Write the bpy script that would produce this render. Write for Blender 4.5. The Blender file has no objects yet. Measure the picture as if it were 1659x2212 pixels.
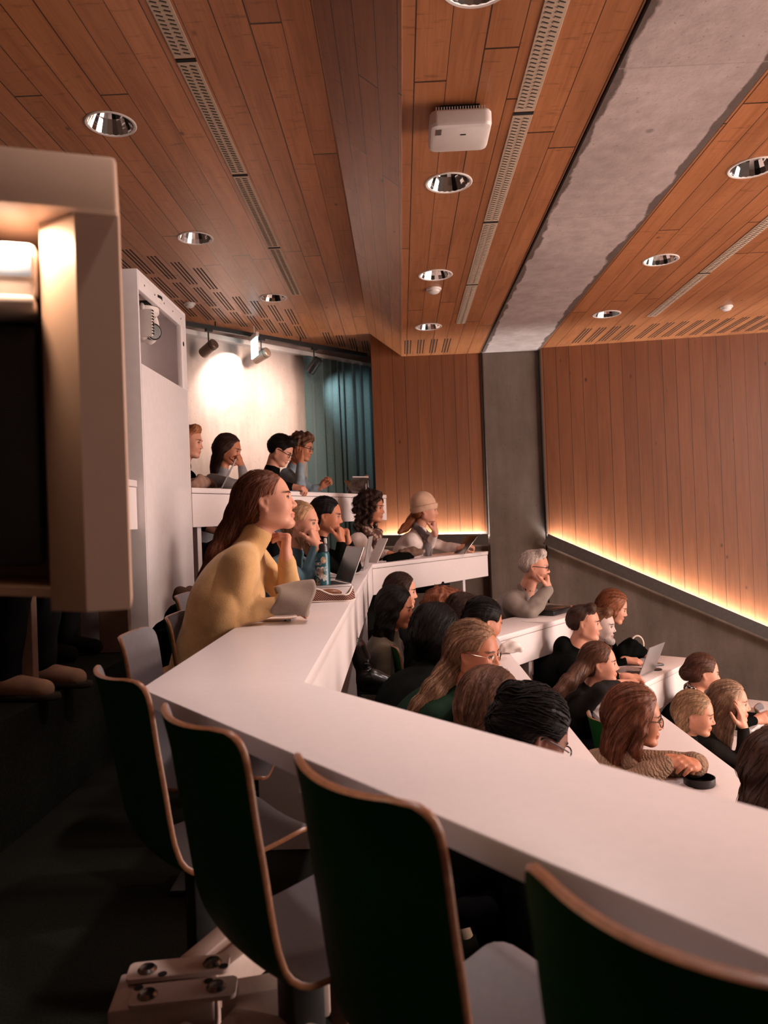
import bpy, bmesh, math, random
import numpy as np
from mathutils import Vector, Matrix, Quaternion
from mathutils.kdtree import KDTree

random.seed(7); np.random.seed(7)
SC = bpy.context.scene
COL = SC.collection
PI = math.pi

# ------------------------------------------------------------ camera
F = 1650.0; CX, CY = 829.5, 1106.0; CAMZ = 1.11
def _n(v):
    v = np.array(v, float); return v/np.linalg.norm(v)
_yw = _n([(868-CX)/F, -(1122-CY)/F, -1.0])
_xw = np.array([1, .037, 0.0]); _xw = _n(_xw-_yw*np.dot(_xw, _yw))
_zw = np.cross(_xw, _yw)
RC = np.array([_xw, _yw, _zw])
EYE = np.array([0, 0, CAMZ])
def _ray(u, v):
    d = RC@np.array([(u-CX)/F, -(v-CY)/F, -1.0]); return d/d[1]
def at(u, v, Y): return EYE+_ray(u, v)*Y
def onz(u, v, z):
    d = _ray(u, v); return EYE+d*((z-CAMZ)/d[2])

cam = bpy.data.cameras.new('camera'); co = bpy.data.objects.new('camera', cam); COL.objects.link(co)
M4 = Matrix([list(RC[i])+[EYE[i]] for i in range(3)]+[[0, 0, 0, 1]])
co.matrix_world = M4
cam.sensor_fit = 'VERTICAL'; cam.sensor_height = 36.0; cam.sensor_width = 27.0
cam.lens = F/2212*36.0
cam.clip_start = .02; cam.clip_end = 100
cam.dof.use_dof = True; cam.dof.focus_distance = 4.0; cam.dof.aperture_fstop = 4.2
SC.camera = co

# ------------------------------------------------------------ light and exposure
SC.view_settings.view_transform = 'Standard'; SC.view_settings.look = 'None'
SC.view_settings.exposure = 1.15; SC.view_settings.gamma = 1.0
SC.view_settings.use_curve_mapping = False
SC.cycles.use_denoising = True
SC.cycles.max_bounces = 6
SC.cycles.sample_clamp_indirect = 4.0
w = bpy.data.worlds.new('world'); SC.world = w; w.use_nodes = True
w.node_tree.nodes['Background'].inputs[0].default_value = (1.0, .74, .62, 1)
w.node_tree.nodes['Background'].inputs[1].default_value = 0.05

def lamp(name, typ, loc, target, energy, color, **kw):
    l = bpy.data.lights.new(name, typ); l.energy = energy; l.color = color
    for k, v in kw.items(): setattr(l, k, v)
    o = bpy.data.objects.new(name, l); COL.objects.link(o); o.location = loc
    d = Vector(target)-Vector(loc)
    o.rotation_euler = d.to_track_quat('-Z', 'Y').to_euler()
    return o
# the projection screen and the stage lighting at the front of the hall (to the right), plus an added ceiling fill
lamp('screen_light', 'AREA', (7.6, 3.2, .9), (0, 4.2, .9), 165, (1.0, .84, .79), shape='RECTANGLE', size=4.2, size_y=2.4)
lamp('stage_light', 'AREA', (5.2, 2.6, 2.7), (1.0, 4.6, .2), 72, (1.0, .76, .64), shape='DISK', size=.9)
lamp('ceiling_fill', 'AREA', (5.0, 3.2, -1.0), (1.0, 4.0, 3.0), 150, (1.0, .70, .55), shape='RECTANGLE', size=3.0, size_y=4.0)  # added fill aimed at the ceiling, in place of bounce from desks and screen
# track spots aimed at the concrete back wall and the curtain, plus an added wall wash
lamp('track_spot_beam', 'SPOT', (-1.56, 8.40, 3.0), (-1.90, 8.44, 2.80), 80, (1.0, .88, .80), spot_size=math.radians(68), spot_blend=.4, shadow_soft_size=.03)
lamp('wall_wash_fill', 'SPOT', (-1.0, 7.9, 3.0), (-1.65, 8.65, 2.2), 80, (1.0, .78, .64), spot_size=math.radians(110), spot_blend=1.0, shadow_soft_size=.10)  # extra lamp away from the rail, added to brighten the wall evenly
lamp('track_spot_curtain', 'SPOT', (-.80, 9.02, 2.90), (-.42, 9.9, 2.4), 17, (.80, .95, 1.0), spot_size=math.radians(80), spot_blend=.9, shadow_soft_size=.04)

# ------------------------------------------------------------ mesh helpers
class MB:
    def __init__(s, mats): s.v = []; s.f = []; s.m = []; s.mats = mats if isinstance(mats, (list, tuple)) else [mats]
    def raw(s, vs, fs, m=0):
        b = len(s.v); s.v += [tuple(float(c) for c in v) for v in vs]
        for f in fs: s.f.append([b+i for i in f]); s.m.append(m)
        return s
    def bm(s, b, m=0):
        b.verts.ensure_lookup_table()
        for i, v in enumerate(b.verts): v.index = i
        s.raw([v.co[:] for v in b.verts], [[v.index for v in f.verts] for f in b.faces], m); b.free(); return s
    def box(s, o, ex, ey, ez, m=0, bev=0, seg=2):
        """parallelepiped from corner o with edge vectors"""
        o, ex, ey, ez = (Vector(a) for a in (o, ex, ey, ez))
        b = bmesh.new()
        vs = [b.verts.new(o+ex*i+ey*j+ez*k) for k in (0, 1) for j in (0, 1) for i in (0, 1)]
        for f in ((0, 2, 3, 1), (4, 5, 7, 6), (0, 1, 5, 4), (2, 6, 7, 3), (0, 4, 6, 2), (1, 3, 7, 5)): b.faces.new([vs[i] for i in f])
        bmesh.ops.recalc_face_normals(b, faces=b.faces)
        if bev: bmesh.ops.bevel(b, geom=b.edges[:], offset=bev, segments=seg, affect='EDGES', profile=.5)
        return s.bm(b, m)
    def cbox(s, c, sz, R=None, m=0, bev=0, seg=2):
        R = R or Matrix.Identity(3); c = Vector(c)
        e = [R@Vector(((sz[0], 0, 0), (0, sz[1], 0), (0, 0, sz[2]))[i]) for i in range(3)]
        return s.box(c-(e[0]+e[1]+e[2])/2, *e, m=m, bev=bev, seg=seg)
    def prism(s, poly, z0, z1, m=0, bev=0):
        b = bmesh.new()
        lo = [b.verts.new((x, y, z0)) for x, y in poly]; hi = [b.verts.new((x, y, z1)) for x, y in poly]
        n = len(poly)
        b.faces.new(lo[::-1]); b.faces.new(hi)
        for i in range(n): b.faces.new((lo[i], lo[(i+1) % n], hi[(i+1) % n], hi[i]))
        bmesh.ops.recalc_face_normals(b, faces=b.faces)
        if bev: bmesh.ops.bevel(b, geom=b.edges[:], offset=bev, segments=2, affect='EDGES', profile=.5)
        return s.bm(b, m)
    def tube(s, pts, r, n=8, m=0, cap=True):
        pts = [Vector(p) for p in pts]; N = len(pts)
        rs = r if isinstance(r, (list, tuple)) else [r]*N
        vs = []; fs = []; up = None
        for i, p in enumerate(pts):
            t = (pts[min(i+1, N-1)]-pts[max(i-1, 0)]).normalized()
            if up is None: up = t.orthogonal().normalized()
            up = (up-t*up.dot(t)); up = up.normalized() if up.length > 1e-6 else t.orthogonal().normalized()
            sd = t.cross(up)
            for k in range(n):
                a = 2*PI*k/n; vs.append(p+(up*math.cos(a)+sd*math.sin(a))*rs[i])
        for i in range(N-1):
            for k in range(n):
                a, b_ = i*n+k, i*n+(k+1) % n; fs.append((a, b_, b_+n, a+n))
        if cap: fs.append(tuple(range(n))[::-1]); fs.append(tuple((N-1)*n+k for k in range(n)))
        return s.raw(vs, fs, m)
    def lathe(s, prof, c=(0, 0, 0), n=24, R=None, m=0, cap=True):
        R = R or Matrix.Identity(3); c = Vector(c); vs = []; fs = []; N = len(prof)
        for (r, z) in prof:
            for k in range(n):
                a = 2*PI*k/n; vs.append(c+R@Vector((r*math.cos(a), r*math.sin(a), z)))
        for i in range(N-1):
            for k in range(n):
                a, b_ = i*n+k, i*n+(k+1) % n; fs.append((a, b_, b_+n, a+n))
        if cap and prof[0][0] > 1e-5: fs.append(tuple(range(n))[::-1])
        if cap and prof[-1][0] > 1e-5: fs.append(tuple((N-1)*n+k for k in range(n)))
        return s.raw(vs, fs, m)
    def ell(s, c, r, R=None, m=0, nu=20, nv=12):
        R = R or Matrix.Identity(3); c = Vector(c); vs = []; fs = []
        for j in range(nv+1):
            ph = PI*j/nv
            for i in range(nu):
                a = 2*PI*i/nu; vs.append(c+R@Vector((r[0]*math.sin(ph)*math.cos(a), r[1]*math.sin(ph)*math.sin(a), r[2]*math.cos(ph))))
        for j in range(nv):
            for i in range(nu):
                a, b_ = j*nu+i, j*nu+(i+1) % nu; fs.append((a, a+nu, b_+nu, b_))
        return s.raw(vs, fs, m)
    def grid(s, fn, nu, nv, m=0, closed=False):
        vs = [fn(i/nu, j/nv) for j in range(nv+1) for i in range(nu+1)]
        fs = [(j*(nu+1)+i, j*(nu+1)+i+1, (j+1)*(nu+1)+i+1, (j+1)*(nu+1)+i) for j in range(nv) for i in range(nu)]
        return s.raw(vs, fs, m)

WM = {}
def wm(o): return WM.get(o.name, Matrix.Identity(4)) if o else Matrix.Identity(4)
def link(o, parent=None):
    COL.objects.link(o)
    if parent: o.parent = parent
    WM[o.name] = wm(parent) @ o.matrix_basis
    return o
def tag(o, label=None, cat=None, group=None, kind=None):
    if label: o['label'] = label
    if cat: o['category'] = cat
    if group: o['group'] = group
    if kind: o['kind'] = kind
    return o
def mesh_from(name, v, f, mats, mi=None, smooth=True, sharp=.6):
    me = bpy.data.meshes.new(name); me.from_pydata([tuple(a) for a in v], [], [tuple(a) for a in f])
    for m in mats: me.materials.append(m)
    if mi is not None and len(mats) > 1: me.polygons.foreach_set('material_index', mi)
    if smooth:
        me.polygons.foreach_set('use_smooth', [True]*len(me.polygons))
        if sharp: me.set_sharp_from_angle(angle=sharp)
    me.update(); return me
def obj(name, mb, parent=None, local=False, smooth=True, sharp=.6, origin=None):
    """one mesh object; vertices are given in world space unless local"""
    v = mb.v
    if parent is not None and not local:
        inv = wm(parent).inverted(); v = [inv@Vector(a) for a in v]
    if parent is None and origin is not None:
        og = Vector(origin); v = [Vector(a)-og for a in v]
    me = mesh_from(name, v, mb.f, mb.mats, mb.m, smooth, sharp)
    o = bpy.data.objects.new(name, me)
    if origin is not None and parent is None: o.location = origin
    return link(o, parent)
def thing(name, label, cat, loc=(0, 0, 0), rz=0, group=None):
    o = bpy.data.objects.new(name, None); o.location = loc; o.rotation_euler = (0, 0, rz)
    o.empty_display_size = .1
    link(o); WM[o.name] = Matrix.Translation(Vector(loc)) @ Matrix.Rotation(rz, 4, 'Z')
    return tag(o, label, cat, group)
def struct(name, mb, parent=None, **kw):
    o = obj(name, mb, parent, **kw)
    if parent is None: o['kind'] = 'structure'
    return o
def copy_tree(root, loc, rz, label, group=None):
    r = root.copy(); COL.objects.link(r); r.location = loc; r.rotation_euler = (0, 0, rz); r['label'] = label
    if group: r['group'] = group
    WM[r.name] = Matrix.Translation(Vector(loc)) @ Matrix.Rotation(rz, 4, 'Z')
    for ch in [c for c in root.children]:
        c = ch.copy(); COL.objects.link(c); c.parent = r
        for g in list(ch.children):
            d = g.copy(); COL.objects.link(d); d.parent = c
    return r
def rotz(a): return Matrix.Rotation(a, 3, 'Z')
def frame(fwd, up=(0, 0, 1)):
    """3x3 with columns x = fwd, y = left, z = up"""
    f = Vector(fwd).normalized(); u = Vector(up); l = u.cross(f).normalized(); u = f.cross(l)
    return Matrix((f, l, u)).transposed()

# ------------------------------------------------------------ materials
class NT:
    def __init__(s, name):
        s.m = bpy.data.materials.new(name); s.m.use_nodes = True; s.t = s.m.node_tree
        s.b = s.t.nodes['Principled BSDF']
    def n(s, typ, **kw):
        x = s.t.nodes.new(typ)
        for k, v in kw.items(): setattr(x, k, v)
        return x
    def l(s, a, b): s.t.links.new(a, b)
    def put(s, sock, val):
        if hasattr(val, 'is_linked') or hasattr(val, 'links'): s.l(val, sock)
        else: sock.default_value = val
    def math(s, op, a, b=0.0, c=None):
        x = s.n('ShaderNodeMath', operation=op); s.put(x.inputs[0], a); s.put(x.inputs[1], b)
        if c is not None: s.put(x.inputs[2], c)
        return x.outputs[0]
    def mix(s, fac, a, b, bt='MIX'):
        x = s.n('ShaderNodeMix', data_type='RGBA', blend_type=bt)
        s.put(x.inputs[0], fac)
        for i, v in ((6, a), (7, b)):
            if isinstance(v, (tuple, list)): v = tuple(v)+((1,) if len(v) == 3 else ())
            s.put(x.inputs[i], v)
        return x.outputs[2]
    def coord(s, which='Object'): return s.n('ShaderNodeTexCoord').outputs[which]
    def mapping(s, vec, scale=(1, 1, 1), rot=(0, 0, 0), loc=(0, 0, 0)):
        x = s.n('ShaderNodeMapping'); s.l(vec, x.inputs[0])
        x.inputs[1].default_value = loc; x.inputs[2].default_value = rot; x.inputs[3].default_value = scale
        return x.outputs[0]
    def noise(s, vec, scale, detail=3, rough=.5, dist=0):
        x = s.n('ShaderNodeTexNoise'); s.l(vec, x.inputs['Vector'])
        x.inputs['Scale'].default_value = scale; x.inputs['Detail'].default_value = detail
        x.inputs['Roughness'].default_value = rough; x.inputs['Distortion'].default_value = dist
        return x.outputs['Fac']
    def ramp(s, fac, stops):
        x = s.n('ShaderNodeValToRGB'); s.l(fac, x.inputs[0]); e = x.color_ramp.elements
        while len(e) < len(stops): e.new(.5)
        for i, (p, c) in enumerate(stops):
            e[i].position = p; e[i].color = tuple(c)+((1,) if len(c) == 3 else ())
        return x.outputs[0]
    def bump(s, h, strength=.3, dist=.01):
        x = s.n('ShaderNodeBump'); x.inputs['Strength'].default_value = strength; x.inputs['Distance'].default_value = dist
        s.l(h, x.inputs['Height']); s.l(x.outputs[0], s.b.inputs['Normal'])
    def base(s, c):
        i = s.b.inputs['Base Color']
        if isinstance(c, (tuple, list)): i.default_value = tuple(c)+((1,) if len(c) == 3 else ())
        else: s.l(c, i)
    def set(s, rough=.5, metal=0., spec=.5, **kw):
        s.b.inputs['Roughness'].default_value = rough; s.b.inputs['Metallic'].default_value = metal
        s.b.inputs['Specular IOR Level'].default_value = spec
        for k, v in kw.items(): s.b.inputs[k].default_value = v
        return s.m
def srgb(r, g, b):
    return tuple(((c/255)/12.92 if c/255 <= .04045 else ((c/255+.055)/1.055)**2.4) for c in (r, g, b))
def plain(name, col, rough=.5, metal=0., spec=.5, var=.12, scale=30, bump=0., bscale=None, **kw):
    t = NT(name); v = t.coord(); n = t.noise(v, scale, 3)
    lo = tuple(c*(1-var) for c in col); hi = tuple(min(1, c*(1+var)) for c in col)
    t.base(t.ramp(n, [(.3, lo), (.7, hi)]))
    if bump: t.bump(t.noise(v, bscale or scale*4, 2), bump, .004)
    return t.set(rough, metal, spec, **kw)
def wood(name, axw, axl, plank, dark, mid, light, rough=.42, knots=.5, off=0., joint=2.3, spec=.4, marks=1., tv=.26):
    t = NT(name); v = t.coord(); sp = t.n('ShaderNodeSeparateXYZ'); t.l(v, sp.inputs[0])
    W = t.math('ADD', sp.outputs[axw], 50.0+off); L = sp.outputs[axl]
    u = t.math('DIVIDE', W, plank); iu = t.math('FLOOR', u); fu = t.math('SUBTRACT', u, iu)
    wn = t.n('ShaderNodeTexWhiteNoise', noise_dimensions='1D'); t.l(iu, wn.inputs['W']); r1 = wn.outputs['Value']
    lv = t.math('DIVIDE', t.math('ADD', L, t.math('MULTIPLY', r1, 37.0)), joint); il = t.math('FLOOR', lv); fl = t.math('SUBTRACT', lv, il)
    wn2 = t.n('ShaderNodeTexWhiteNoise', noise_dimensions='2D'); cb = t.n('ShaderNodeCombineXYZ'); t.l(iu, cb.inputs[0]); t.l(il, cb.inputs[1]); t.l(cb.outputs[0], wn2.inputs['Vector']); r2 = wn2.outputs['Value']
    cc = t.n('ShaderNodeCombineXYZ'); t.l(W, cc.inputs[0]); t.l(t.math('ADD', L, t.math('MULTIPLY', r2, 23.0)), cc.inputs[1]); t.l(t.math('MULTIPLY', r2, 9.0), cc.inputs[2]); cv = cc.outputs[0]
    grain = t.noise(t.mapping(cv, (55, 2.2, 1)), 1.0, 4, .6, .6)
    broad = t.noise(t.mapping(cv, (9, 1.1, 1)), 1.0, 3, .5, .8)
    col = t.ramp(t.math('ADD', t.math('MULTIPLY', grain, .55), t.math('MULTIPLY', broad, .45)), [(.32, dark), (.5, mid), (.7, light)])
    tint = t.math('ADD', t.math('MULTIPLY', r2, tv), 1.0-tv*.5)
    tc = t.n('ShaderNodeCombineColor'); [t.l(tint, tc.inputs[i]) for i in range(3)]
    col = t.mix(1.0, col, tc.outputs[0], 'MULTIPLY')
    # knots
    vo = t.n('ShaderNodeTexVoronoi'); t.l(t.mapping(cv, (1/plank*.9, 3.6, 1)), vo.inputs['Vector']); vo.inputs['Scale'].default_value = 1.0
    wv = t.n('ShaderNodeTexWhiteNoise', noise_dimensions='3D'); t.l(vo.outputs['Color'], wv.inputs['Vector'])
    kd = t.math('ADD', vo.outputs['Distance'], t.math('MULTIPLY', t.math('GREATER_THAN', wv.outputs['Value'], knots), 2.0))
    kn = t.ramp(kd, [(.04, (1, 1, 1)), (.115, (0, 0, 0))])
    col = t.mix(t.math('MULTIPLY', kn, .85), col, tuple(c*.28 for c in dark))
    # short dark cross marks
    if marks:
        mk = t.noise(t.mapping(cv, (7, 34, 1)), 1.0, 3, .6)
        mm = t.ramp(mk, [(.60, (0, 0, 0)), (.72, (1, 1, 1))])
        col = t.mix(t.math('MULTIPLY', mm, .42*marks), col, tuple(c*.42 for c in dark))
    # gaps between planks, butt joints
    gw = t.math('ADD', t.math('MULTIPLY', r1, .024), .022)
    g = t.math('MAXIMUM', t.math('LESS_THAN', fu, gw), t.math('LESS_THAN', fl, .0032))
    col = t.mix(t.math('MULTIPLY', g, .9), col, (.012, .006, .003))
    t.base(col)
    h = t.math('SUBTRACT', t.math('MULTIPLY', t.noise(t.mapping(cv, (16, 10, 1)), 1.0, 3, .6), .5), t.math('MULTIPLY', g, 1.0))
    t.bump(h, .35, .006)
    t.set(rough, 0, spec); return t.m

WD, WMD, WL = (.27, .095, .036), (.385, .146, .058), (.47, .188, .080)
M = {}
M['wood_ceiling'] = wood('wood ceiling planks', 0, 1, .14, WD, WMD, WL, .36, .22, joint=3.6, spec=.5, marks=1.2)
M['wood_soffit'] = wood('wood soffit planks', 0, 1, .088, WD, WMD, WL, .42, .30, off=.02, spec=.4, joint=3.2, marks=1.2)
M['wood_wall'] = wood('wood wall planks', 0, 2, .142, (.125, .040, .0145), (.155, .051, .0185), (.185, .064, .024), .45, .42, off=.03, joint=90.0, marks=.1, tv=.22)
def concrete(name, dark, light, stain=None, rough=.85):
    t = NT(name); v = t.coord()
    a = t.noise(v, 1.6, 6, .62); b = t.noise(t.mapping(v, (9, 9, 1.4)), 1.0, 4, .6)
    col = t.ramp(t.math('ADD', t.math('MULTIPLY', a, .6), t.math('MULTIPLY', b, .4)), [(.34, dark), (.52, tuple((p+q)/2 for p, q in zip(dark, light))), (.66, light)])
    sp = t.noise(v, 55, 2); col = t.mix(t.ramp(sp, [(.66, (0, 0, 0)), (.74, (.5, .5, .5))]), col, tuple(c*.5 for c in dark))
    vo = t.n('ShaderNodeTexVoronoi'); t.l(v, vo.inputs['Vector']); vo.inputs['Scale'].default_value = 2.3
    col = t.mix(t.ramp(vo.outputs['Distance'], [(.03, (.55, .55, .55)), (.06, (0, 0, 0))]), col, tuple(c*.45 for c in dark))
    if stain:
        s = t.n('ShaderNodeSeparateXYZ'); t.l(v, s.inputs[0])
        d = t.math('ABSOLUTE', t.math('SUBTRACT', s.outputs[0], stain[0]))
        e = t.math('ADD', d, t.math('MULTIPLY', t.math('SUBTRACT', t.noise(t.mapping(v, (4, 2.2, 4)), 1.0, 5, .6), .5), .16))
        k = t.n('ShaderNodeMapRange'); t.l(e, k.inputs[0]); k.inputs[1].default_value = stain[1]; k.inputs[2].default_value = stain[1]+.012
        col = t.mix(t.math('MULTIPLY', k.outputs[0], .8), col, (.05, .027, .018))
        jl = t.math('FRACT', t.math('MULTIPLY', s.outputs[1], .62)); col = t.mix(t.math('MULTIPLY', t.math('LESS_THAN', jl, .006), .5), col, dark)
    t.base(col); t.bump(t.noise(v, 26, 5, .6), .25, .01); t.set(rough, 0, .3); return t.m
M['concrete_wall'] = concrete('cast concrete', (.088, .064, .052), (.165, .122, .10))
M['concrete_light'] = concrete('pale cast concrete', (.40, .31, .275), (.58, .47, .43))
M['concrete_beam'] = concrete('concrete beam', (.34, .265, .25), (.54, .44, .42), stain=(1.305, .285))
M['floor'] = plain('dark carpet', (.012, .0125, .009), .95, spec=.1, var=.4, scale=160, bump=.4)
M['white'] = plain('white laminate', (.78, .70, .69), .36, spec=.45, var=.02, scale=60)
M['white_panel'] = plain('white painted panel', (.72, .66, .66), .40, spec=.4, var=.03, scale=20)
M['beige_metal'] = plain('powder coated beige metal', (.55, .42, .37), .5, spec=.4, var=.05, scale=80, bump=.05)
M['leg_wood'] = plain('brown painted support', (.20, .125, .085), .55, var=.06, scale=25)
M['black_metal'] = plain('black metal', (.012, .012, .012), .45, var=.3, scale=50)
M['dark_ledge'] = plain('dark bronze ledge', (.035, .024, .018), .5, var=.2, scale=30)
M['bronze'] = plain('bronze lamp housing', (.13, .085, .065), .38, metal=.3, var=.1, scale=40)
M['chrome'] = plain('chrome reflector', (.80, .76, .74), .08, metal=1., var=.05, scale=10)
M['steel'] = plain('bolt steel', (.22, .20, .19), .25, metal=1., var=.2, scale=60)
M['grey_lam'] = plain('grey laminate', (.135, .122, .130), .42, spec=.4, var=.05, scale=60)
M['shaded_lam'] = plain('shaded grey laminate', (.004, .070, .012), .5, spec=.3, var=.08, scale=60)  # chair backs in shade: the dark green cast is put into the colour
M['ply'] = plain('plywood edge', (.24, .095, .042), .38, var=.2, scale=90)
M['white_plastic'] = plain('white plastic', (.70, .63, .60), .42, spec=.4, var=.03, scale=30)
M['vent_metal'] = plain('cream painted metal', (.48, .36, .27), .5, var=.06, scale=60)
M['slot'] = plain('slot black', (.006, .004, .003), .9, var=.2)
M['black_plastic'] = plain('black plastic', (.011, .011, .012), .32, var=.25, scale=40)
def emit(name, col, strength):
    t = NT(name); t.base(col); t.b.inputs['Emission Color'].default_value = tuple(col)+(1,); t.b.inputs['Emission Strength'].default_value = strength
    return t.set(.4)
# ------------------------------------------------------------ the hall
ZC, ZL = 2.99, 3.27
WALLY = 8.8
BW0 = Vector((-2.21, 8.0)); BWD = Vector((.65, .76)).normalized(); BWN = Vector((BWD.y, -BWD.x))   # back wall line, normal into the room
def bw(t, off=0.0): p = BW0+BWD*t+BWN*off; return p
RW0 = Vector((1.64, 8.66)); RWD = Vector((2.36, -.30)).normalized(); RWN = Vector((RWD.y, -RWD.x))
def rw(t, off=0.0): return RW0+RWD*t+RWN*off

def holed_plate(poly, z0, z1, mat, holes, r):
    mb = MB(mat).prism(poly, z0, z1)
    me = mesh_from('tmp', mb.v, mb.f, [mat], smooth=False); a = bpy.data.objects.new('tmp', me); COL.objects.link(a)
    c = MB(mat)
    for (x, y) in holes: c.lathe([(r, z0-.05), (r, z1+.05)], (x, y, 0), 40)
    mc = mesh_from('tmpc', c.v, c.f, [mat], smooth=False); b = bpy.data.objects.new('tmpc', mc); COL.objects.link(b)
    bmc = bmesh.new(); bmc.from_mesh(mc); bmesh.ops.recalc_face_normals(bmc, faces=bmc.faces); bmc.to_mesh(mc); bmc.free()
    md = a.modifiers.new('b', 'BOOLEAN'); md.object = b; md.operation = 'DIFFERENCE'; md.solver = 'EXACT'
    bpy.context.view_layer.update()
    ev = a.evaluated_get(bpy.context.evaluated_depsgraph_get()); m2 = bpy.data.meshes.new_from_object(ev)
    out = MB(mat).raw([v.co[:] for v in m2.vertices], [list(p.vertices) for p in m2.polygons])
    for o in (a, b): bpy.data.objects.remove(o)
    bpy.data.meshes.remove(me); bpy.data.meshes.remove(mc); bpy.data.meshes.remove(m2)
    return out
DLR = .125
DL_LEFT = [(-1.47, 2.38), (-1.47, 4.01), (-1.465, 5.66), (-1.15, 7.25)]
DL_MID = [(.333, 1.08), (.333, 2.68), (.333, 4.28), (.33, 5.9), (.33, 7.49)]
DL_RIGHT = [(2.02, 4.27), (2.02, 5.78), (2.02, 7.3)]
e0 = bw(3.05)
left_poly = [(-.29, -1.0), (-.29, 8.80), (-.29, 10.26), (-4.2, 5.68), (-4.2, -1.0)]
ceil_l = struct('ceiling', holed_plate(left_poly, ZL, ZL+.03, M['wood_ceiling'], DL_LEFT, DLR), smooth=False)
ceil_m = struct('ceiling', holed_plate([(.07, -1.0), (.972, -1.0), (.972, 8.80), (.07, 8.80)], ZC, ZC+.03, M['wood_ceiling'], DL_MID, DLR), smooth=False)
rr = rw(4.6)
ceil_r = struct('ceiling', holed_plate([(1.648, -1.0), (6.2, -1.0), (rr.x, rr.y), (1.648, 8.659)], ZC, ZC+.03, M['wood_ceiling'], DL_RIGHT, DLR), smooth=False)
# slanted soffit between the two ceiling heights
b = MB(M['wood_soffit'])
b.box((-.29, -1.0, ZL-.002), (.36, 0, ZC-ZL), (0, 9.8, 0), (.012, 0, .02))
sof = struct('ceiling', b, smooth=False)
# concrete beam flush with the wooden ceiling and the dark shadow gaps beside it
struct('ceiling', MB(M['concrete_beam']).box((.985, -1.0, ZC-.012), (.65, 0, 0), (0, 9.75, 0), (0, 0, .3)), smooth=False)
struct('trim_1', MB(M['slot']).box((.965, -1.0, ZC+.012), (.03, 0, 0), (0, 9.75, 0), (0, 0, .05)).box((1.628, -1.0, ZC+.012), (.03, 0, 0), (0, 9.75, 0), (0, 0, .05)), smooth=False)
# slots cut in the boards near the walls
def slits(parent, groups):
    for (x, y0, y1) in groups:
        mb = MB(M['slot']); z = (ZL if parent is ceil_l else ZC)-.0015
        for k in range(3): mb.box((x-.036+k*.030, y0, z), (.011, 0, 0), (0, y1-y0, 0), (0, 0, .006))
        obj('air_slot', mb, parent, smooth=False)
slits(ceil_m, [(x, 8.02, 8.68) for x in (.135, .275, .415, .555)])
g = []
for i in range(14):
    x = 1.985+i*.142 + (.09 if i > 3 else 0)
    yb = 8.66-(x-1.64)*.127; g.append((x, yb-.78, yb-.14))
slits(ceil_r, g)
g = []
for i in range(14):
    x = -2.19+i*.14 + (.0 if i < 10 else .0)
    yb = 8.0+(x+2.21)*BWD.y/BWD.x
    if i == 9: continue
    g.append((x, yb-1.0, yb-.42))
    if x < -.95: g.append((x, yb-1.68, yb-1.08))
    if x < -1.5: g.append((x, yb-2.36, yb-1.78))
slits(ceil_l, g)

# walls
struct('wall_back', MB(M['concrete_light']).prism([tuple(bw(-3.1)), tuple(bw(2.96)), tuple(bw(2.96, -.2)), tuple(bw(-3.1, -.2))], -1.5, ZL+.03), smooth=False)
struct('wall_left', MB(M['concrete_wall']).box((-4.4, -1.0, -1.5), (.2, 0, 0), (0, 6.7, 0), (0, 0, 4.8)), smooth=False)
struct('wall_near_blocker', MB(M['concrete_wall']).box((-4.4, -1.2, -2.4), (7.4, 0, 0), (0, .2, 0), (0, 0, 5.7)), smooth=False)  # unseen wall behind the camera, added to block ambient light from there
mw = MB(M['wood_wall'])     # wooden panel between curtain and column
def vpoly(mb, pts, d, m=0):
    """vertical slab from a list of 3d points, extruded by d"""
    d = Vector(d); n = len(pts); p = [Vector(q) for q in pts]; q = [a+d for a in p]
    return mb.raw(p+q, [list(range(n)), list(range(2*n-1, n-1, -1))]+[[i, i+n, (i+1) % n+n, (i+1) % n] for i in range(n)], m)
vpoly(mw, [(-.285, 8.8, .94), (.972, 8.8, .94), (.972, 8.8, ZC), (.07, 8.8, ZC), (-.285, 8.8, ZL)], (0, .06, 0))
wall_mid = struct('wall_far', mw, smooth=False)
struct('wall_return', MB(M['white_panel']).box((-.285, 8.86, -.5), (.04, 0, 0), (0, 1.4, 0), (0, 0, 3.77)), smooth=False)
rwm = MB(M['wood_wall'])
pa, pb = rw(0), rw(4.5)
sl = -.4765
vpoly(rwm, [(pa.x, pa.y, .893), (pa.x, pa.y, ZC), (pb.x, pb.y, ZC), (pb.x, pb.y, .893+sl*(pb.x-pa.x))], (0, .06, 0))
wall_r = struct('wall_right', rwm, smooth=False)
# concrete below the panels and the column
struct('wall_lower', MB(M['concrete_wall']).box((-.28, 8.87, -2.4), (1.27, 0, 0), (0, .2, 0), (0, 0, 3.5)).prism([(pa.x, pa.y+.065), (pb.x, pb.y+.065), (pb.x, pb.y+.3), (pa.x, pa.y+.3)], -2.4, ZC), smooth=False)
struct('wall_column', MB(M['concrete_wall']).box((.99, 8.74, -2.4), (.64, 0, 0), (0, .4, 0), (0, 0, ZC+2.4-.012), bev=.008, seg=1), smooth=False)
struct('trim_2', MB(M['dark_ledge']).box((.972, 8.77, .9), (.018, 0, 0), (0, .1, 0), (0, 0, 2.09)).box((1.628, 8.66, .9), (.014, 0, 0), (0, .1, 0), (0, 0, 2.09)), smooth=False)

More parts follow.
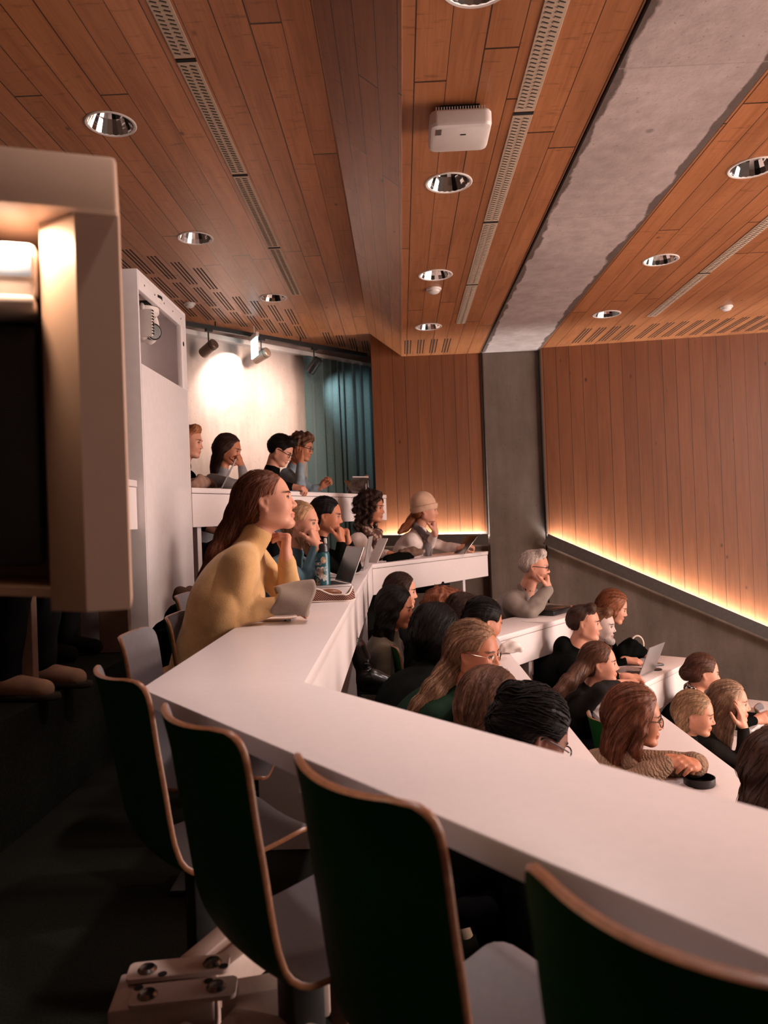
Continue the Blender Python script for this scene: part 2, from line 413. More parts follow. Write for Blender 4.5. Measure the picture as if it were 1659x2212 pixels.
# lit ledges at the foot of the wooden panels
LED = emit('warm led strip', (1.0, .88, .74), 8.0)
def ledge(name, p, q, nrm, length_dir):
    p, q, nrm = Vector(p), Vector(q), Vector(nrm); d = (q-p); L = d.length; d.normalize(); up = nrm.cross(d); up = up if up.z > 0 else -up
    mb = MB(M['dark_ledge'])
    mb.box(p-up*.13+nrm*.0, d*L, nrm*.10, up*.018)          # bottom
    mb.box(p-up*.13+nrm*.085, d*L, nrm*.018, up*.125)        # lip
    o = struct(name, mb, smooth=False)
    st = obj('light_strip', MB(LED).box(p-up*.085+nrm*.045+d*.02, d*(L-.04), nrm*.018, up*.006), o, smooth=False)
    l = bpy.data.lights.new('ledge_light', 'AREA'); l.shape = 'RECTANGLE'; l.size = L-.06; l.size_y = .022; l.energy = 9.5*L; l.color = (1.0, .98, .95); l.spread = math.radians(150)
    lo = bpy.data.objects.new('ledge_light', l); COL.objects.link(lo)
    z = -(up*.94-nrm*.34).normalized(); y = z.cross(d)
    mt = Matrix((d, y, z)).transposed().to_4x4(); mt.translation = p+d*L/2-up*.07+nrm*.052; lo.matrix_world = mt
    return o
ledge('trim_3', (-.28, 8.8, .945), (.972, 8.8, .915), (0, -1, 0), 0)
ledge('trim_4', (pa.x, pa.y, .893), (pb.x, pb.y, .893+sl*(pb.x-pa.x)), (RWN.x, RWN.y, 0), 0)

# stepped floor
DA2 = Vector((.628, -.778)); DA0 = Vector((.574, .819)); DB0 = Vector((.603, .797)); DC0 = Vector((.63, .777))
AN, AF = Vector((-.24, 1.78)), Vector((-.262, 6.45))
BN, BF = Vector((.60, 2.15)), Vector((.60, 5.07))
CN, CF = Vector((1.48, 2.55)), Vector((1.48, 5.16))
DN, DF = Vector((2.36, 2.9)), Vector((2.36, 5.45))
Z1, Z2 = Vector((-1.425, 5.16)), Vector((-.155, 8.22)); DZ = (Z2-Z1).normalized()
FA, FB, FC, FD, FZ = 0.0, -.43, -.83, -1.24, .45
def tier(name, N, Fp, d2, d0, z, lf, back):
    """one step of the floor: from its front edge (under the desk) back to the front edge of the step above"""
    a = N+d2*3.4; c = Fp+d0*lf; e = Vector((-.02, 0))
    poly = [tuple(q+e) for q in (a, N, Fp, c)]+[tuple(q) for q in back]
    return struct(name, MB(M['floor']).prism(poly, -2.4, z), smooth=False)
struct('floor', MB(M['floor']).prism([(-4.2, -1.0), (6.2, -1.0), (6.2, 8.6), (-4.2, 8.8)], -2.4, FD), smooth=False)
bA = [AF+DA0*1.9, AF, AN, AN+DA2*3.4]; bB = [BF+DB0*1.7, BF, BN, BN+DA2*3.4]
tier('floor', CN, CF, DA2, DC0, FC, 1.5, bB)
tier('floor', BN, BF, DA2, DB0, FB, 1.9, bA)
tier('floor', AN, AF, DA2, DA0, FA, 2.75, [(-.3, 8.86), (Z2.x, Z2.y), (-1.44, 5.16), (-1.44, -1.0), (2.0, -1.0)])
struct('floor', MB(M['floor']).prism([(-1.44, -1.0), (-1.44, 5.16), (Z2.x-.02, Z2.y), (-.3, 8.86), (-.3, 10.2), (-4.2, 5.67), (-4.2, -1.0)], -.2, FZ), smooth=False)

# ------------------------------------------------------------ desks
TH = .036; FH = .225
def desk(name, label, pts_in, pts_out, ztop, fascias, legs, floor, endcaps=True, fh=FH):
    """polyline desk: inner edge (towards the stage) and outer edge points"""
    o = thing(name, label, 'desk', (pts_in[0].x, pts_in[0].y, floor), 0, 'white lecture hall desks')
    poly = [tuple(p) for p in pts_in]+[tuple(p) for p in reversed(pts_out)]
    obj('desktop', MB(M['white']).prism(poly, ztop-TH, ztop, bev=.003), o, sharp=.5)
    for (a, b_, nrm) in fascias:
        d = (b_-a); L = d.length; d.normalize()
        q = a-nrm*.024
        obj('modesty_panel', MB(M['white']).box((q.x+d.x*.004, q.y+d.y*.004, ztop-TH-fh), (d.x*(L-.008), d.y*(L-.008), 0), (nrm.x*.02, nrm.y*.02, 0), (0, 0, fh-.004), bev=.002, seg=1), o, sharp=.5)
    for (p, d, dep, mat) in legs:
        nn = Vector((-d.y, d.x))
        q = p
        mb = MB(mat).box((q.x, q.y, floor), (d.x*.045, d.y*.045, 0), (nn.x*dep, nn.y*dep, 0), (0, 0, ztop-TH-floor-.002), bev=.003, seg=1)
        obj('leg', mb, o, sharp=.5)
    return o
def nrm_of(d): return Vector((d.y, -d.x))
NX = Vector((1, 0))
AoN, AoF = Vector((-.62, 1.765)), Vector((-.622, 6.583))
A2e_i, A2e_o = AN+DA2*2.9, AoN+DA2*3.1
desk('lecture_desk', 'white desk bending round the near corner below the standing chair backs', [A2e_i, AN, AF], [A2e_o, AoN, AoF], .74,
     [(AN, AF, NX)],
     [(Vector((-.262, y)), Vector((0, 1)), .26, M['white_panel']) for y in (2.6, 3.9, 5.2)] + [(Vector((-.20, y)), Vector((0, 1)), .02, M['leg_wood']) for y in ()] + [(AoN+DA2*t+Vector((.778, .628))*.07, DA2, .2, M['leg_wood']) for t in (.66, 1.9)], FA)
nA0 = nrm_of(DA0); A0e = AF+DA0*2.02; 
A0o = [AoF, A0e-nA0*.37]
desk('lecture_desk', 'white desk wing in front of the person in the beige beanie', [AF+DA0*.002, A0e], [AoF+DA0*.002, A0e-nA0*.37], .74, [(AF, A0e, nA0)],
     [(AF+DA0*1.55-nA0*.04, DA0, .03, M['white_panel'])], FA)
BoN, BoF = BN+Vector((-.37, .0)), BF+Vector((-.37, .2)); nB0 = nrm_of(DB0); B0e = BF+DB0*1.72
desk('lecture_desk', 'white desk hidden behind the backs of dark haired listeners, second tier', [BN+DA2*2.4, BN, BF], [BoN+DA2*2.4, BoN, BoF], .31, [(BN, BF, NX)],
     [(Vector((.575, y)), Vector((0, 1)), .25, M['white_panel']) for y in (3.0, 4.4)], FB)
desk('lecture_desk', 'white desk wing where the grey haired person in a blazer sits', [BF+DB0*.002, B0e], [BoF+DB0*.002, B0e-nB0*.37], .31, [(BF, B0e, nB0)],
     [(BF+DB0*t-nB0*.04, DB0, .2, M['white_panel']) for t in (.5, 1.3)], FB, fh=.2)
CoN, CoF = CN+Vector((-.37, .0)), CF+Vector((-.37, .2)); nC0 = nrm_of(DC0); C0e = CF+DC0*1.32
desk('lecture_desk', 'white desk under the folded arms of the person in the knitted sweater', [CN+DA2*2.0, CN, CF], [CoN+DA2*2.0, CoN, CoF], -.09, [(CN, CF, NX)],
     [(Vector((1.455, y)), Vector((0, 1)), .25, M['white_panel']) for y in (3.2, 4.6)], FC)
desk('lecture_desk', 'white desk wing carrying the silver laptop of the front listeners', [CF+DC0*.002, C0e], [CoF+DC0*.002, C0e-nC0*.37], -.09, [(CF, C0e, nC0)],
     [(CF+DC0*t-nC0*.04, DC0, .2, M['white_panel']) for t in (.3, 1.2)], FC, fh=.2)
DoN, DoF = DN+Vector((-.38, .0)), DF+Vector((-.38, .2)); D0e = DF+DC0*1.1
desk('lecture_desk', 'lowest white desk at right edge with notebook and elbow of long blonde listener', [DN, DF, D0e], [DoN, DoF, D0e-nC0*.38], -.5, [(DN, DF, NX)],
     [(Vector((2.335, y)), Vector((0, 1)), .25, M['white_panel']) for y in (3.4, 5.0)], FD)
nZ = nrm_of(DZ)
desk('lecture_desk', 'topmost white desk along the back of the hall in front of the curtain', [Z1+DZ*.01, Z2], [Z1+DZ*.01-nZ*.38, Z2-nZ*.38], 1.38, [(Z1+DZ*.01, Z2, nZ)],
     [(Z1+DZ*t-nZ*.05, DZ, .2, M['white_panel']) for t in (.12, 1.7, 3.1)], FZ, fh=.235)
Z3 = Vector((-1.455, 4.19)); Z4 = Vector((-1.455, 2.2))
desk('lecture_desk', 'white desk end between blurred housing and tall camera cabinet', [Z4, Z3], [Z4-NX*.38, Z3-NX*.38], 1.38, [(Z4, Z3, NX)],
     [(Vector((-1.49, y)), Vector((0, 1)), .16, M['leg_wood']) for y in (3.02, 4.08)], FZ, fh=.235)

# ------------------------------------------------------------ chairs
def make_chair(label, group):
    t = thing('lecture_chair', label, 'chair', (0, 0, 0), 0, group)
    prof = [(-.262, .785), (-.246, .72), (-.232, .64), (-.216, .56), (-.200, .48), (-.184, .42), (-.160, .375), (-.125, .345), (-.08, .335), (.0, .34), (.09, .352), (.15, .362), (.185, .356)]
    # resample
    P = [Vector((x, 0, z)) for x, z in prof]; ds = [0]
    for i in range(1, len(P)): ds.append(ds[-1]+(P[i]-P[i-1]).length)
    LT = ds[-1]
    def ev(s):
        s = max(0, min(LT, s))
        for i in range(1, len(P)):
            if s <= ds[i]+1e-9:
                k = (s-ds[i-1])/(ds[i]-ds[i-1])
                p0, p1, p2, p3 = P[max(i-2, 0)], P[i-1], P[i], P[min(i+1, len(P)-1)]
                return .5*((2*p1)+(-p0+p2)*k+(2*p0-5*p1+4*p2-p3)*k*k+(-p0+3*p1-3*p2+p3)*k**3)
        return P[-1]
    ns, nt = 44, 14; W0, r = .150, .05
    ss = [LT*(.5-.5*math.cos(PI*i/ns))*.5+LT*i/ns*.5 for i in range(ns+1)]
    Fr, Bk = [], []
    for s in ss:
        e = min(s, LT-s); hw = W0 if e > r else W0-r+math.sqrt(max(0, r*r-(r-e)**2))
        p = ev(s); tg = (ev(min(LT, s+.004))-ev(max(0, s-.004))).normalized(); nn = Vector((-tg.z, 0, tg.x)); nn = nn if (nn.x > 0 or nn.z > .5) else -nn
        if nn.x+nn.z < 0: nn = -nn
        conc = .030*(max(0., 1-s/.42))**.6+.012
        for j in range(nt+1):
            y = hw*(2*j/nt-1); q = p+Vector((0, y, 0))+nn*(conc*(y/W0)**2)
            Fr.append(q+nn*.006); Bk.append(q-nn*.006)
    K = nt+1
    fs = [(i*K+j, i*K+j+1, (i+1)*K+j+1, (i+1)*K+j) for i in range(ns) for j in range(nt)]
    sw = lambda l: [f[::-1] for f in l]
    obj('seat_face', MB(M['grey_lam']).raw(Fr, sw(fs)), t, True)
    obj('seat_back', MB(M['shaded_lam']).raw(Bk, fs), t, True)
    loop = [j for j in range(K)]+[i*K+nt for i in range(1, ns+1)]+[ns*K+j for j in range(nt-1, -1, -1)]+[i*K for i in range(ns-1, 0, -1)]
    n = len(loop); vs = [Fr[i] for i in loop]+[Bk[i] for i in loop]
    # slightly proud rounded edge
    cen = []
    for a, b_ in zip(vs[:n], vs[n:]): cen.append((a+b_)/2)
    out = []
    for i in range(n):
        tg = (cen[(i+1) % n]-cen[i-1]).normalized(); ax = (vs[i]-vs[i+n]).normalized(); o_ = tg.cross(ax).normalized()
        mid = sum(cen, Vector())/n
        if o_.dot(cen[i]-mid) < 0: o_ = -o_
        out.append(cen[i]+o_*.0035)
    vv = vs+out
    ff = [(i, (i+1) % n, 2*n+(i+1) % n, 2*n+i) for i in range(n)]+[(2*n+i, 2*n+(i+1) % n, n+(i+1) % n, n+i) for i in range(n)]
    obj('edge_band', MB(M['ply']).raw(vv, ff), t, True, sharp=1.2)
    obj('post', MB(M['black_metal']).box((-.075, -.03, .02), (.07, 0, 0), (0, .06, 0), (0, 0, .318), bev=.006), t, True)
    obj('foot_plate', MB(M['black_metal']).box((-.13, -.07, 0), (.18, 0, 0), (0, .14, 0), (0, 0, .02), bev=.006), t, True)
    return t
yw2 = math.atan2(.628, .778)
ch0 = make_chair('dark backed chair in the near row, second from the image left edge, beside the table corner', 'chairs round the near desk')
def put_chair(x, y, z, yaw, label, group='chairs round the near desk', back=True):
    o = Vector((x, y))+(Vector((math.cos(yaw), math.sin(yaw)))*.262 if back else Vector((0, 0)))
    return copy_tree(ch0, (o.x, o.y, z), yaw, label, group)
def near(mx, my): return Vector((mx, my))+Vector((.778, .628))*(.262-.04)
o = near(-.36, 1.30); ch0.location = (o.x, o.y, 0); ch0.rotation_euler = (0, 0, yw2)
ch0['label'] = 'dark backed chair second from left, tucked against the near desk edge'
for (x, y, lab) in ((-.65, 1.715, 'leftmost dark backed chair, standing just off the pointed desk corner'),
                    (-.071, .971, 'large dark backed chair in the middle foreground, third from left'),
                    (.196, .612, 'dark backed chair cut by the lower right corner of the view')):
    o = near(x, y); copy_tree(ch0, (o.x, o.y, 0), yw2, lab, 'chairs round the near desk')
for (x, y, a, lab) in ((-.875, 2.36, .02, 'grey faced chair nearest the pointed corner of the desk'), (-.875, 2.81, .02, 'grey faced chair second behind the desk corner'),
                       (-.875, 3.16, .0, 'grey faced chair touching the yellow sweater'), (-1.09, 3.65, .0, 'grey faced chair farthest back beside the tall cabinet')):
    put_chair(x, y, 0, a, lab)
G2 = 'chairs in the lower rows'
put_chair(.93, 6.62, FB, -.65, 'grey chair back just left of the grey haired person in a blazer', G2)
put_chair(.76, 6.84, FB, -.65, 'pale chair back half hidden behind the grey blazer', G2)
put_chair(-.09, 4.62, FB, .0, 'chair behind the dark haired person in the olive top', G2)
put_chair(1.02, 4.36, FC, .05, 'grey chair with brown edge between the dark grey sweater and the long auburn hair', G2)
put_chair(2.70, 6.05, FD, -.5, 'grey chair back against the concrete wall near the long blonde hair', G2)
# ------------------------------------------------------------ fixtures
BULB = emit('dim lamp disc', (1.0, .80, .66), .35)
DLP = {(-1.47, 2.38): 3, (-1.47, 4.01): 4, (-1.47, 5.66): 6, (.33, 1.08): 48, (.33, 2.68): 42, (.33, 4.28): 26, (.33, 5.9): 18, (2.02, 4.27): 16, (2.02, 5.78): 10}
def downlight(x, y, z, label):
    t = thing('ceiling_downlight', label, 'ceiling light', (x, y, z), 0, 'recessed ceiling downlights')
    obj('rim', MB(M['white_plastic']).lathe([(DLR-.008, .004), (DLR-.007, -.004), (DLR+.003, -.006), (DLR+.009, -.002), (DLR+.008, .002)], n=48, cap=False), t, True)
    pr = [(DLR-.006, -.002), (DLR-.020, .03), (DLR-.040, .07), (DLR-.066, .11), (.03, .135), (.0001, .14)]
    mb = MB(M['chrome']); n = 24; vs = []; fs = []
    for (r, zz) in pr:
        for k in range(n): vs.append((r*math.cos(2*PI*k/n), r*math.sin(2*PI*k/n), zz))
    for i in range(len(pr)-1):
        for k in range(n): fs.append((i*n+k, i*n+(k+1) % n, (i+1)*n+(k+1) % n, (i+1)*n+k))
    obj('reflector', mb.raw(vs, fs), t, True, smooth=False)
    if y < 6.5: lamp('downlight_beam', 'SPOT', (x, y, z+.05), (x, y, 0), DLP.get((round(x, 2), round(y, 2)), 9), (1.0, .82, .77), spot_size=math.radians(100), spot_blend=.9, shadow_soft_size=.07)
    obj('lamp', MB(BULB).lathe([(.0001, .075), (.022, .078), (.026, .09), (.02, .125), (.0001, .13)], n=16), t, True)
    return t
for z, L in ((ZL, DL_LEFT), (ZC, DL_MID), (ZC, DL_RIGHT)):
    for i, (x, y) in enumerate(L):
        side = {0: 'left', 1: 'middle', 2: 'right'}[(L is DL_MID)+2*(L is DL_RIGHT)]
        far = ('overhead, nearest the camera', 'nearest in view', 'second from the camera', 'farthest, by the slots')
        k = i+(1 if L is DL_RIGHT else -1 if L is DL_MID else 0)
        downlight(x, y, z, 'round chrome downlight in the %s wooden ceiling, %s' % (side, 'right above the camera' if k < 0 else far[k]))
# small round sensors and the wireless access point
def sensor(x, y, z, r, label):
    t = thing('ceiling_sensor', label, 'sensor', (x, y, z), 0)
    obj('base', MB(M['white_plastic']).lathe([(r, 0), (r, -.012), (r*.96, -.016), (.0001, -.016)], n=32), t, True)
    obj('dome', MB(M['white_plastic']).lathe([(r*.8, -.016), (r*.74, -.03), (r*.5, -.041), (.0001, -.045)], n=32), t, True)
sensor(.332, 6.25, ZC, .062, 'small round white detector between two downlights in the middle ceiling')
sensor(3.11, 7.2, ZC, .055, 'small round white detector in the right ceiling above the slots')
sensor(-1.97, 7.31, ZL, .055, 'small round white detector among the slots of the left ceiling')
t = thing('wireless_access_point', 'white rounded box hanging under the middle wooden ceiling', 'access point', (.335, 3.56, ZC))
b = MB(M['white_plastic'])
def rrect(hx, hy, r, n=8):
    pts = []
    for cx, cy, a0 in ((hx-r, hy-r, 0), (-hx+r, hy-r, PI/2), (-hx+r, -hy+r, PI), (hx-r, -hy+r, 3*PI/2)):
        for k in range(n+1): a = a0+PI/2*k/n; pts.append((cx+r*math.cos(a), cy+r*math.sin(a)))
    return pts
def loft(mb, rings, m=0):
    n = len(rings[0]); vs = [p for r_ in rings for p in r_]; fs = []
    for i in range(len(rings)-1):
        for k in range(n): fs.append((i*n+k, i*n+(k+1) % n, (i+1)*n+(k+1) % n, (i+1)*n+k))
    fs.append(list(range(n))[::-1]); fs.append([(len(rings)-1)*n+k for k in range(n)])
    return mb.raw(vs, fs, m)
loft(b, [[(x, y, z) for x, y in rrect(hx, hy, r)] for hx, hy, r, z in ((.135, .125, .03, -.040), (.140, .130, .035, -.048), (.140, .130, .035, -.098), (.134, .124, .032, -.110), (.122, .112, .03, -.116))])
obj('housing', b, t, True, sharp=.5)
b = MB(M['white_panel'])
for i in range(19): b.box((-.112+i*.0122, -.105, -.042), (.005, 0, 0), (0, .21, 0), (0, 0, .026))
obj('cooling_fin', b, t, True, smooth=False)
obj('mounting_plate', MB(M['black_metal']).box((-.09, -.09, -.012), (.18, 0, 0), (0, .18, 0), (0, 0, .012)), t, True)
obj('rating_label', MB(M['steel']).box((-.116, -.10, -.1172), (.028, 0, 0), (0, .05, 0), (0, 0, .001)), t, True, smooth=False)
obj('indicator', MB(M['slot']).box((.0, -.05, -.1172), (.026, 0, 0), (0, .01, 0), (0, 0, .001)), t, True, smooth=False)
# louvred vent strips between the boards
def vent(x, y0, y1, z, label):
    t = thing('ceiling_vent', label, 'ceiling vent', (x, y0, z), 0, 'louvred vent strips in the ceilings'); L = y1-y0; w = .047
    obj('panel', MB(M['vent_metal']).box((-w, .012, -.005), (2*w, 0, 0), (0, L-.024, 0), (0, 0, .006), bev=.0015, seg=1), t, True, smooth=False)
    mb = MB([M['vent_metal'], M['slot']]); n = int(L/.03)
    for i in range(n):
        y = .03+i*(L-.06)/n
        for sx in (-1, 1):
            cx = sx*.021
            mb.box((cx-.013, y, -.0062), (.026, .012, 0), (-.002, .004, 0), (0, 0, .004), m=1)
            mb.box((cx-.013, y+.005, -.0115), (.026, .012, 0), (-.003, .008, .006), (0, 0, .0025), m=0)
    obj('louvre', mb, t, True, smooth=False)
    obj('gap', MB(M['slot']).box((-w, -.012, -.004), (2*w, 0, 0), (0, .022, 0), (0, 0, .006)), t, True, smooth=False)
ys = [.9, 2.24, 3.573, 4.883, 6.184, 7.43]
far = ['overhead near the camera', 'nearest in view', 'second from the front', 'third from the front', 'farthest']
for i in range(5): vent(.639, ys[i], ys[i+1]-.01, ZC, 'louvred strip in the middle ceiling beside the concrete beam, '+far[i])
yl = [1.0, 2.0, 3.33, 4.64, 5.95, 7.17]
yl = [.8, 2.15, 3.49, 4.67, 5.93, 7.2]
for i in range(5): vent(-.918, yl[i], yl[i+1]-.01, ZL, 'louvred strip in the left ceiling, '+far[i])
yr = [2.2, 3.5, 4.83, 6.15, 7.47]
for i in range(4): vent(2.49, yr[i], yr[i+1]-.01, ZC, 'louvred strip in the right ceiling, '+far[i+1])

# light track with three spots in front of the back wall
T0, TD = Vector((-2.143, 7.758)), Vector((1.821, 1.914)).normalized()
t = thing('light_track', 'dark ceiling track carrying three spots above the curtain', 'light track', (T0.x, T0.y, ZL))
a, e = T0-TD*1.6, T0+TD*2.55
obj('rail', MB(M['black_metal']).box((a.x, a.y, 3.17), (e.x-a.x, e.y-a.y, 0), (.03, -.026, 0), (0, 0, .045)), t, smooth=False)
for s in (-1.0, .35, 1.5, 2.4):
    p = T0+TD*s; obj('hanger', MB(M['black_metal']).tube([(p.x+.01, p.y-.01, 3.2), (p.x+.01, p.y-.01, ZL)], .008), t)
e2 = bw(-3.0, .02)
struct('trim_5', MB(M['white_plastic']).prism([tuple(bw(-3.0, .0)), tuple(bw(2.9, .0)), tuple(bw(2.9, .10)), tuple(bw(-3.0, .10))], 3.13, 3.18), smooth=False)
def spot(x, y, z, d, label, mat):
    d = Vector(d).normalized()
    t = thing('track_spot', label, 'spotlight', (x, y, z), 0, 'spots on the ceiling track')
    R = frame(d, (0, 0, 1)); R2 = Matrix((R.col[1], R.col[2], R.col[0])).transposed()
    obj('lamp_body', MB(mat).lathe([(.0001, -.10), (.05, -.098), (.057, -.09), (.058, .085), (.054, .1), (.047, .1), (.044, .07), (.0001, .06)], n=28, R=R2), t, True)
    obj('rear_cap', MB(M['black_metal']).lathe([(.0585, -.062), (.0592, -.06), (.0592, -.056), (.0585, -.054)], n=28, R=R2), t, True)
    obj('stem', MB(M['black_metal']).tube([(0, 0, .05), (0, 0, 3.172-z)], .008).box((-.03, -.03, 3.145-z), (.05, .053, 0), (.03, -.03, 0), (0, 0, .028)), t, True)
spot(-1.955, 7.945, 2.975, (-.76, .45, -.42), 'bronze spot at the left end of the track beside the glare', M['bronze'])
spot(-1.49, 8.43, 2.985, (-.80, .40, -.30), 'bronze spot in the middle of the track right of the glare', M['bronze'])
spot(-.965, 8.985, 2.965, (-.55, .25, -.62), 'dark spot at the right of the track in front of the curtain', M['black_plastic'])
# illuminated exit sign hanging edge on
SIGN = emit('cool lit acrylic', (.42, .78, .86), 1.1)
t = thing('exit_sign', 'small glowing blue green sign hanging from the track beside the glare', 'sign', (-1.53, 8.25, ZL))
obj('panel', MB(SIGN).cbox((0, 0, -.24), (.02, .24, .2), R=rotz(.45), bev=.003), t, True)
obj('bracket', MB(M['white_plastic']).cbox((0, 0, -.115), (.035, .26, .05), R=rotz(.45), bev=.004).tube([(0, 0, -.09), (0, 0, 0)], .007), t, True)

# curtain
t = NT('teal curtain'); v = t.coord(); n = t.noise(v, 90, 3)
t.base(t.ramp(n, [(.3, (.05, .085, .085)), (.7, (.075, .12, .118))])); M['curtain'] = t.set(.7, 0, .25, **{'Sheen Weight': .3})
def cur(u, v_):
    s = 1.53+u*1.35
    fold = math.sin(s*46+1.2*math.sin(s*9))*.035+math.sin(s*21+2)*.02
    fold *= .55+.45*v_; p = bw(s+.012*math.sin(s*70)*v_, .13+fold); return (p.x, p.y, 3.12-v_*2.64)
c = MB(M['curtain']).grid(cur, 260, 24)
b2 = MB(M['curtain']).grid(lambda u, v_: (lambda p: (p.x, p.y, 3.12-v_*2.64))(bw(1.5+u*1.38, .045)), 40, 4)
tag(obj('curtain', MB(M['curtain']).raw(c.v, c.f), origin=(-1.0, 9.4, FZ)), 'dark teal pleated curtain at the back wall beside the wooden panel', 'curtain')

# tall cabinet with the camera in its open top
t = thing('camera_cabinet', 'tall white cabinet at left with open top bay and glossy front panel', 'cabinet', (-1.42, 4.2, .42))
X0, X1, Y0, Y1, ZB, ZT = -1.80, -1.42, 4.2, 5.15, .42, 2.56
P = M['white_panel']
obj('end_panel', MB(P).box((X0, Y0, ZB), (X1-X0, 0, 0), (0, .022, 0), (0, 0, ZT-ZB), bev=.002), t, sharp=.5)
obj('end_panel', MB(P).box((X0, Y1-.022, ZB), (X1-X0, 0, 0), (0, .022, 0), (0, 0, ZT-ZB), bev=.002), t, sharp=.5)
obj('back_panel', MB(P).box((X0, Y0+.022, ZB), (.02, 0, 0), (0, Y1-Y0-.044, 0), (0, 0, ZT-ZB)), t, smooth=False)
obj('front_panel', MB(P).box((X1-.022, Y0+.024, ZB), (.022, 0, 0), (0, Y1-Y0-.05, 0), (0, 0, 2.035-ZB), bev=.002), t, sharp=.5)
obj('shelf', MB(P).box((X0+.02, Y0+.022, 2.03), (X1-X0-.045, 0, 0), (0, Y1-Y0-.044, 0), (0, 0, .02)), t, smooth=False)
obj('top_panel', MB(P).box((X0, Y0+.022, ZT-.022), (X1-X0, 0, 0), (0, Y1-Y0-.044, 0), (0, 0, .022)), t, smooth=False)
fr = MB(P).box((X1-.03, Y0+.022, ZT-.11), (.03, 0, 0), (0, Y1-Y0-.044, 0), (0, 0, .088), bev=.002).box((X1-.03, Y1-.12, 2.035), (.03, 0, 0), (0, .098, 0), (0, 0, ZT-.11-2.035), bev=.002)
obj('bay_frame', fr, t, sharp=.5)
sc_ = MB(M['slot'])
for k in range(5): sc_.lathe([(.006, 0), (.006, .002)], (X1-.001, Y0+.12+k*.18, ZT-.06), 10, R=Matrix.Rotation(PI/2, 3, 'Y'))
sc_.lathe([(.016, 0), (.016, .002)], (X1-.001, Y1-.07, 2.34), 12, R=Matrix.Rotation(PI/2, 3, 'Y'))
obj('screw', sc_, t, smooth=False)
t = thing('ceiling_camera', 'white pan and tilt camera hanging in the open bay of the tall cabinet', 'camera', (-1.51, 4.60, 2.538))
obj('mount', MB(M['white_plastic']).lathe([(.085, 0), (.095, -.006), (.098, -.05), (.094, -.062), (.0001, -.064)], n=36), t, True)
obj('ring', MB(M['black_plastic']).lathe([(.0985, -.018), (.101, -.02), (.101, -.034), (.0985, -.036)], n=36).lathe([(.082, -.066), (.086, -.07), (.086, -.086), (.08, -.09)], n=36), t, True)
b = MB(M['white_plastic']).lathe([(.078, -.066), (.08, -.09), (.079, -.12), (.06, -.14), (.0001, -.142)], n=36)
b.ell((0, .062, -.19), (.062, .026, .105)).ell((0, -.062, -.19), (.062, .026, .105))
obj('yoke', b, t, True)
R = frame((.75, -.6, -.12)); R2 = Matrix((R.col[1], R.col[2], R.col[0])).transposed()
b = MB(M['white_plastic']).lathe([(.0001, -.07), (.05, -.065), (.06, -.03), (.058, .035), (.05, .05), (.0001, .052)], (0, 0, -.235), 28, R=R2)
obj('camera_head', b, t, True)
obj('lens', MB([M['black_plastic'], M['chrome']]).lathe([(.049, .05), (.05, .085), (.044, .09), (.036, .075), (.0001, .07)], (0, 0, -.235), 28, R=R2).lathe([(.0505, .078), (.0515, .082), (.0505, .086)], (0, 0, -.235), 28, R=R2, m=1), t, True)
obj('side_panel', MB(M['white_plastic']).cbox((.03, -.16, -.22), (.12, .02, .16), bev=.004), t, True)
bb = MB(M['slot'])
for k in range(9): bb.cbox((.095, -.16, -.285+k*.017), (.004, .024, .006))
obj('vent_slot', bb, t, True, smooth=False)
obj('bracket', MB(M['white_plastic']).tube([(.03, -.16, -.20), (.02, -.12, -.12), (0, -.06, -.07)], .012), t, True)

# large blurred housing close to the camera at the left edge
t = thing('equipment_housing', 'large out of focus white housing with lit recess, closest thing at left edge', 'housing', (-.75, 1.05, 0))
HP = plain('warm beige housing paint', (.46, .31, .23), .42, spec=.4, var=.02)
HA = math.radians(19); H1, H2 = Vector((math.cos(HA), math.sin(HA), 0)), Vector((-math.sin(HA), math.cos(HA), 0)); HQ = Vector((-.361, 1.0, 0))
def hp(s, d, z): return HQ-H1*s+H2*d+Vector((0, 0, z))
def hbox(mat, s0, s1, d0, d1, z0, z1, bev=.003): return MB(mat).box(hp(s1, d0, z0), H1*(s1-s0), H2*(d1-d0), (0, 0, z1-z0), bev=bev)
obj('cap', hbox(HP, 0, .46, -.012, .20, 1.527, 1.60, .006), t, sharp=.5)
obj('side_wall', vpoly(MB(HP), [hp(s, d, 1.005) for s, d in ((0, .003), (.0545, .003), (.102, .05), (.102, .20), (0, .20))], (0, 0, .522)), t, smooth=False)
obj('rear_panel', hbox(HP, .102, .46, .19, .20, 1.02, 1.527), t, sharp=.5)
obj('bottom_tray', vpoly(MB(HP), [hp(s, d, z) for s, d, z in ((.102, .19, 1.03), (.102, .05, 1.023), (.46, .05, 1.06), (.46, .19, 1.07))], (0, 0, .012)), t, smooth=False)
obj('dark_screen', hbox(M['black_plastic'], .112, .46, .085, .12, 1.065, 1.40, .008), t, sharp=.5)
obj('device', hbox(M['white_plastic'], .106, .46, .045, .17, 1.425, 1.50, .01), t, sharp=.5)
LENS = emit('lit bluish window', (.34, .42, .52), .12)
obj('device_window', hbox(LENS, .112, .46, .041, .047, 1.452, 1.488, .003), t, sharp=.5)
obj('device_ledge', hbox(M['white_plastic'], .108, .46, .030, .12, 1.405, 1.424, .006), t, sharp=.5)
obj('stand', hbox(M['black_metal'], .40, .46, .08, .18, .02, 1.10).box(hp(.55, -.08, 0), H1*.4, H2*.35, (0, 0, .02)), t, smooth=False)
hl = hp(.135, .03, 1.513)
lamp('housing_lamp', 'AREA', hl, hp(.075, .03, 1.15), .55, (1.0, .68, .46), shape='DISK', size=.03)

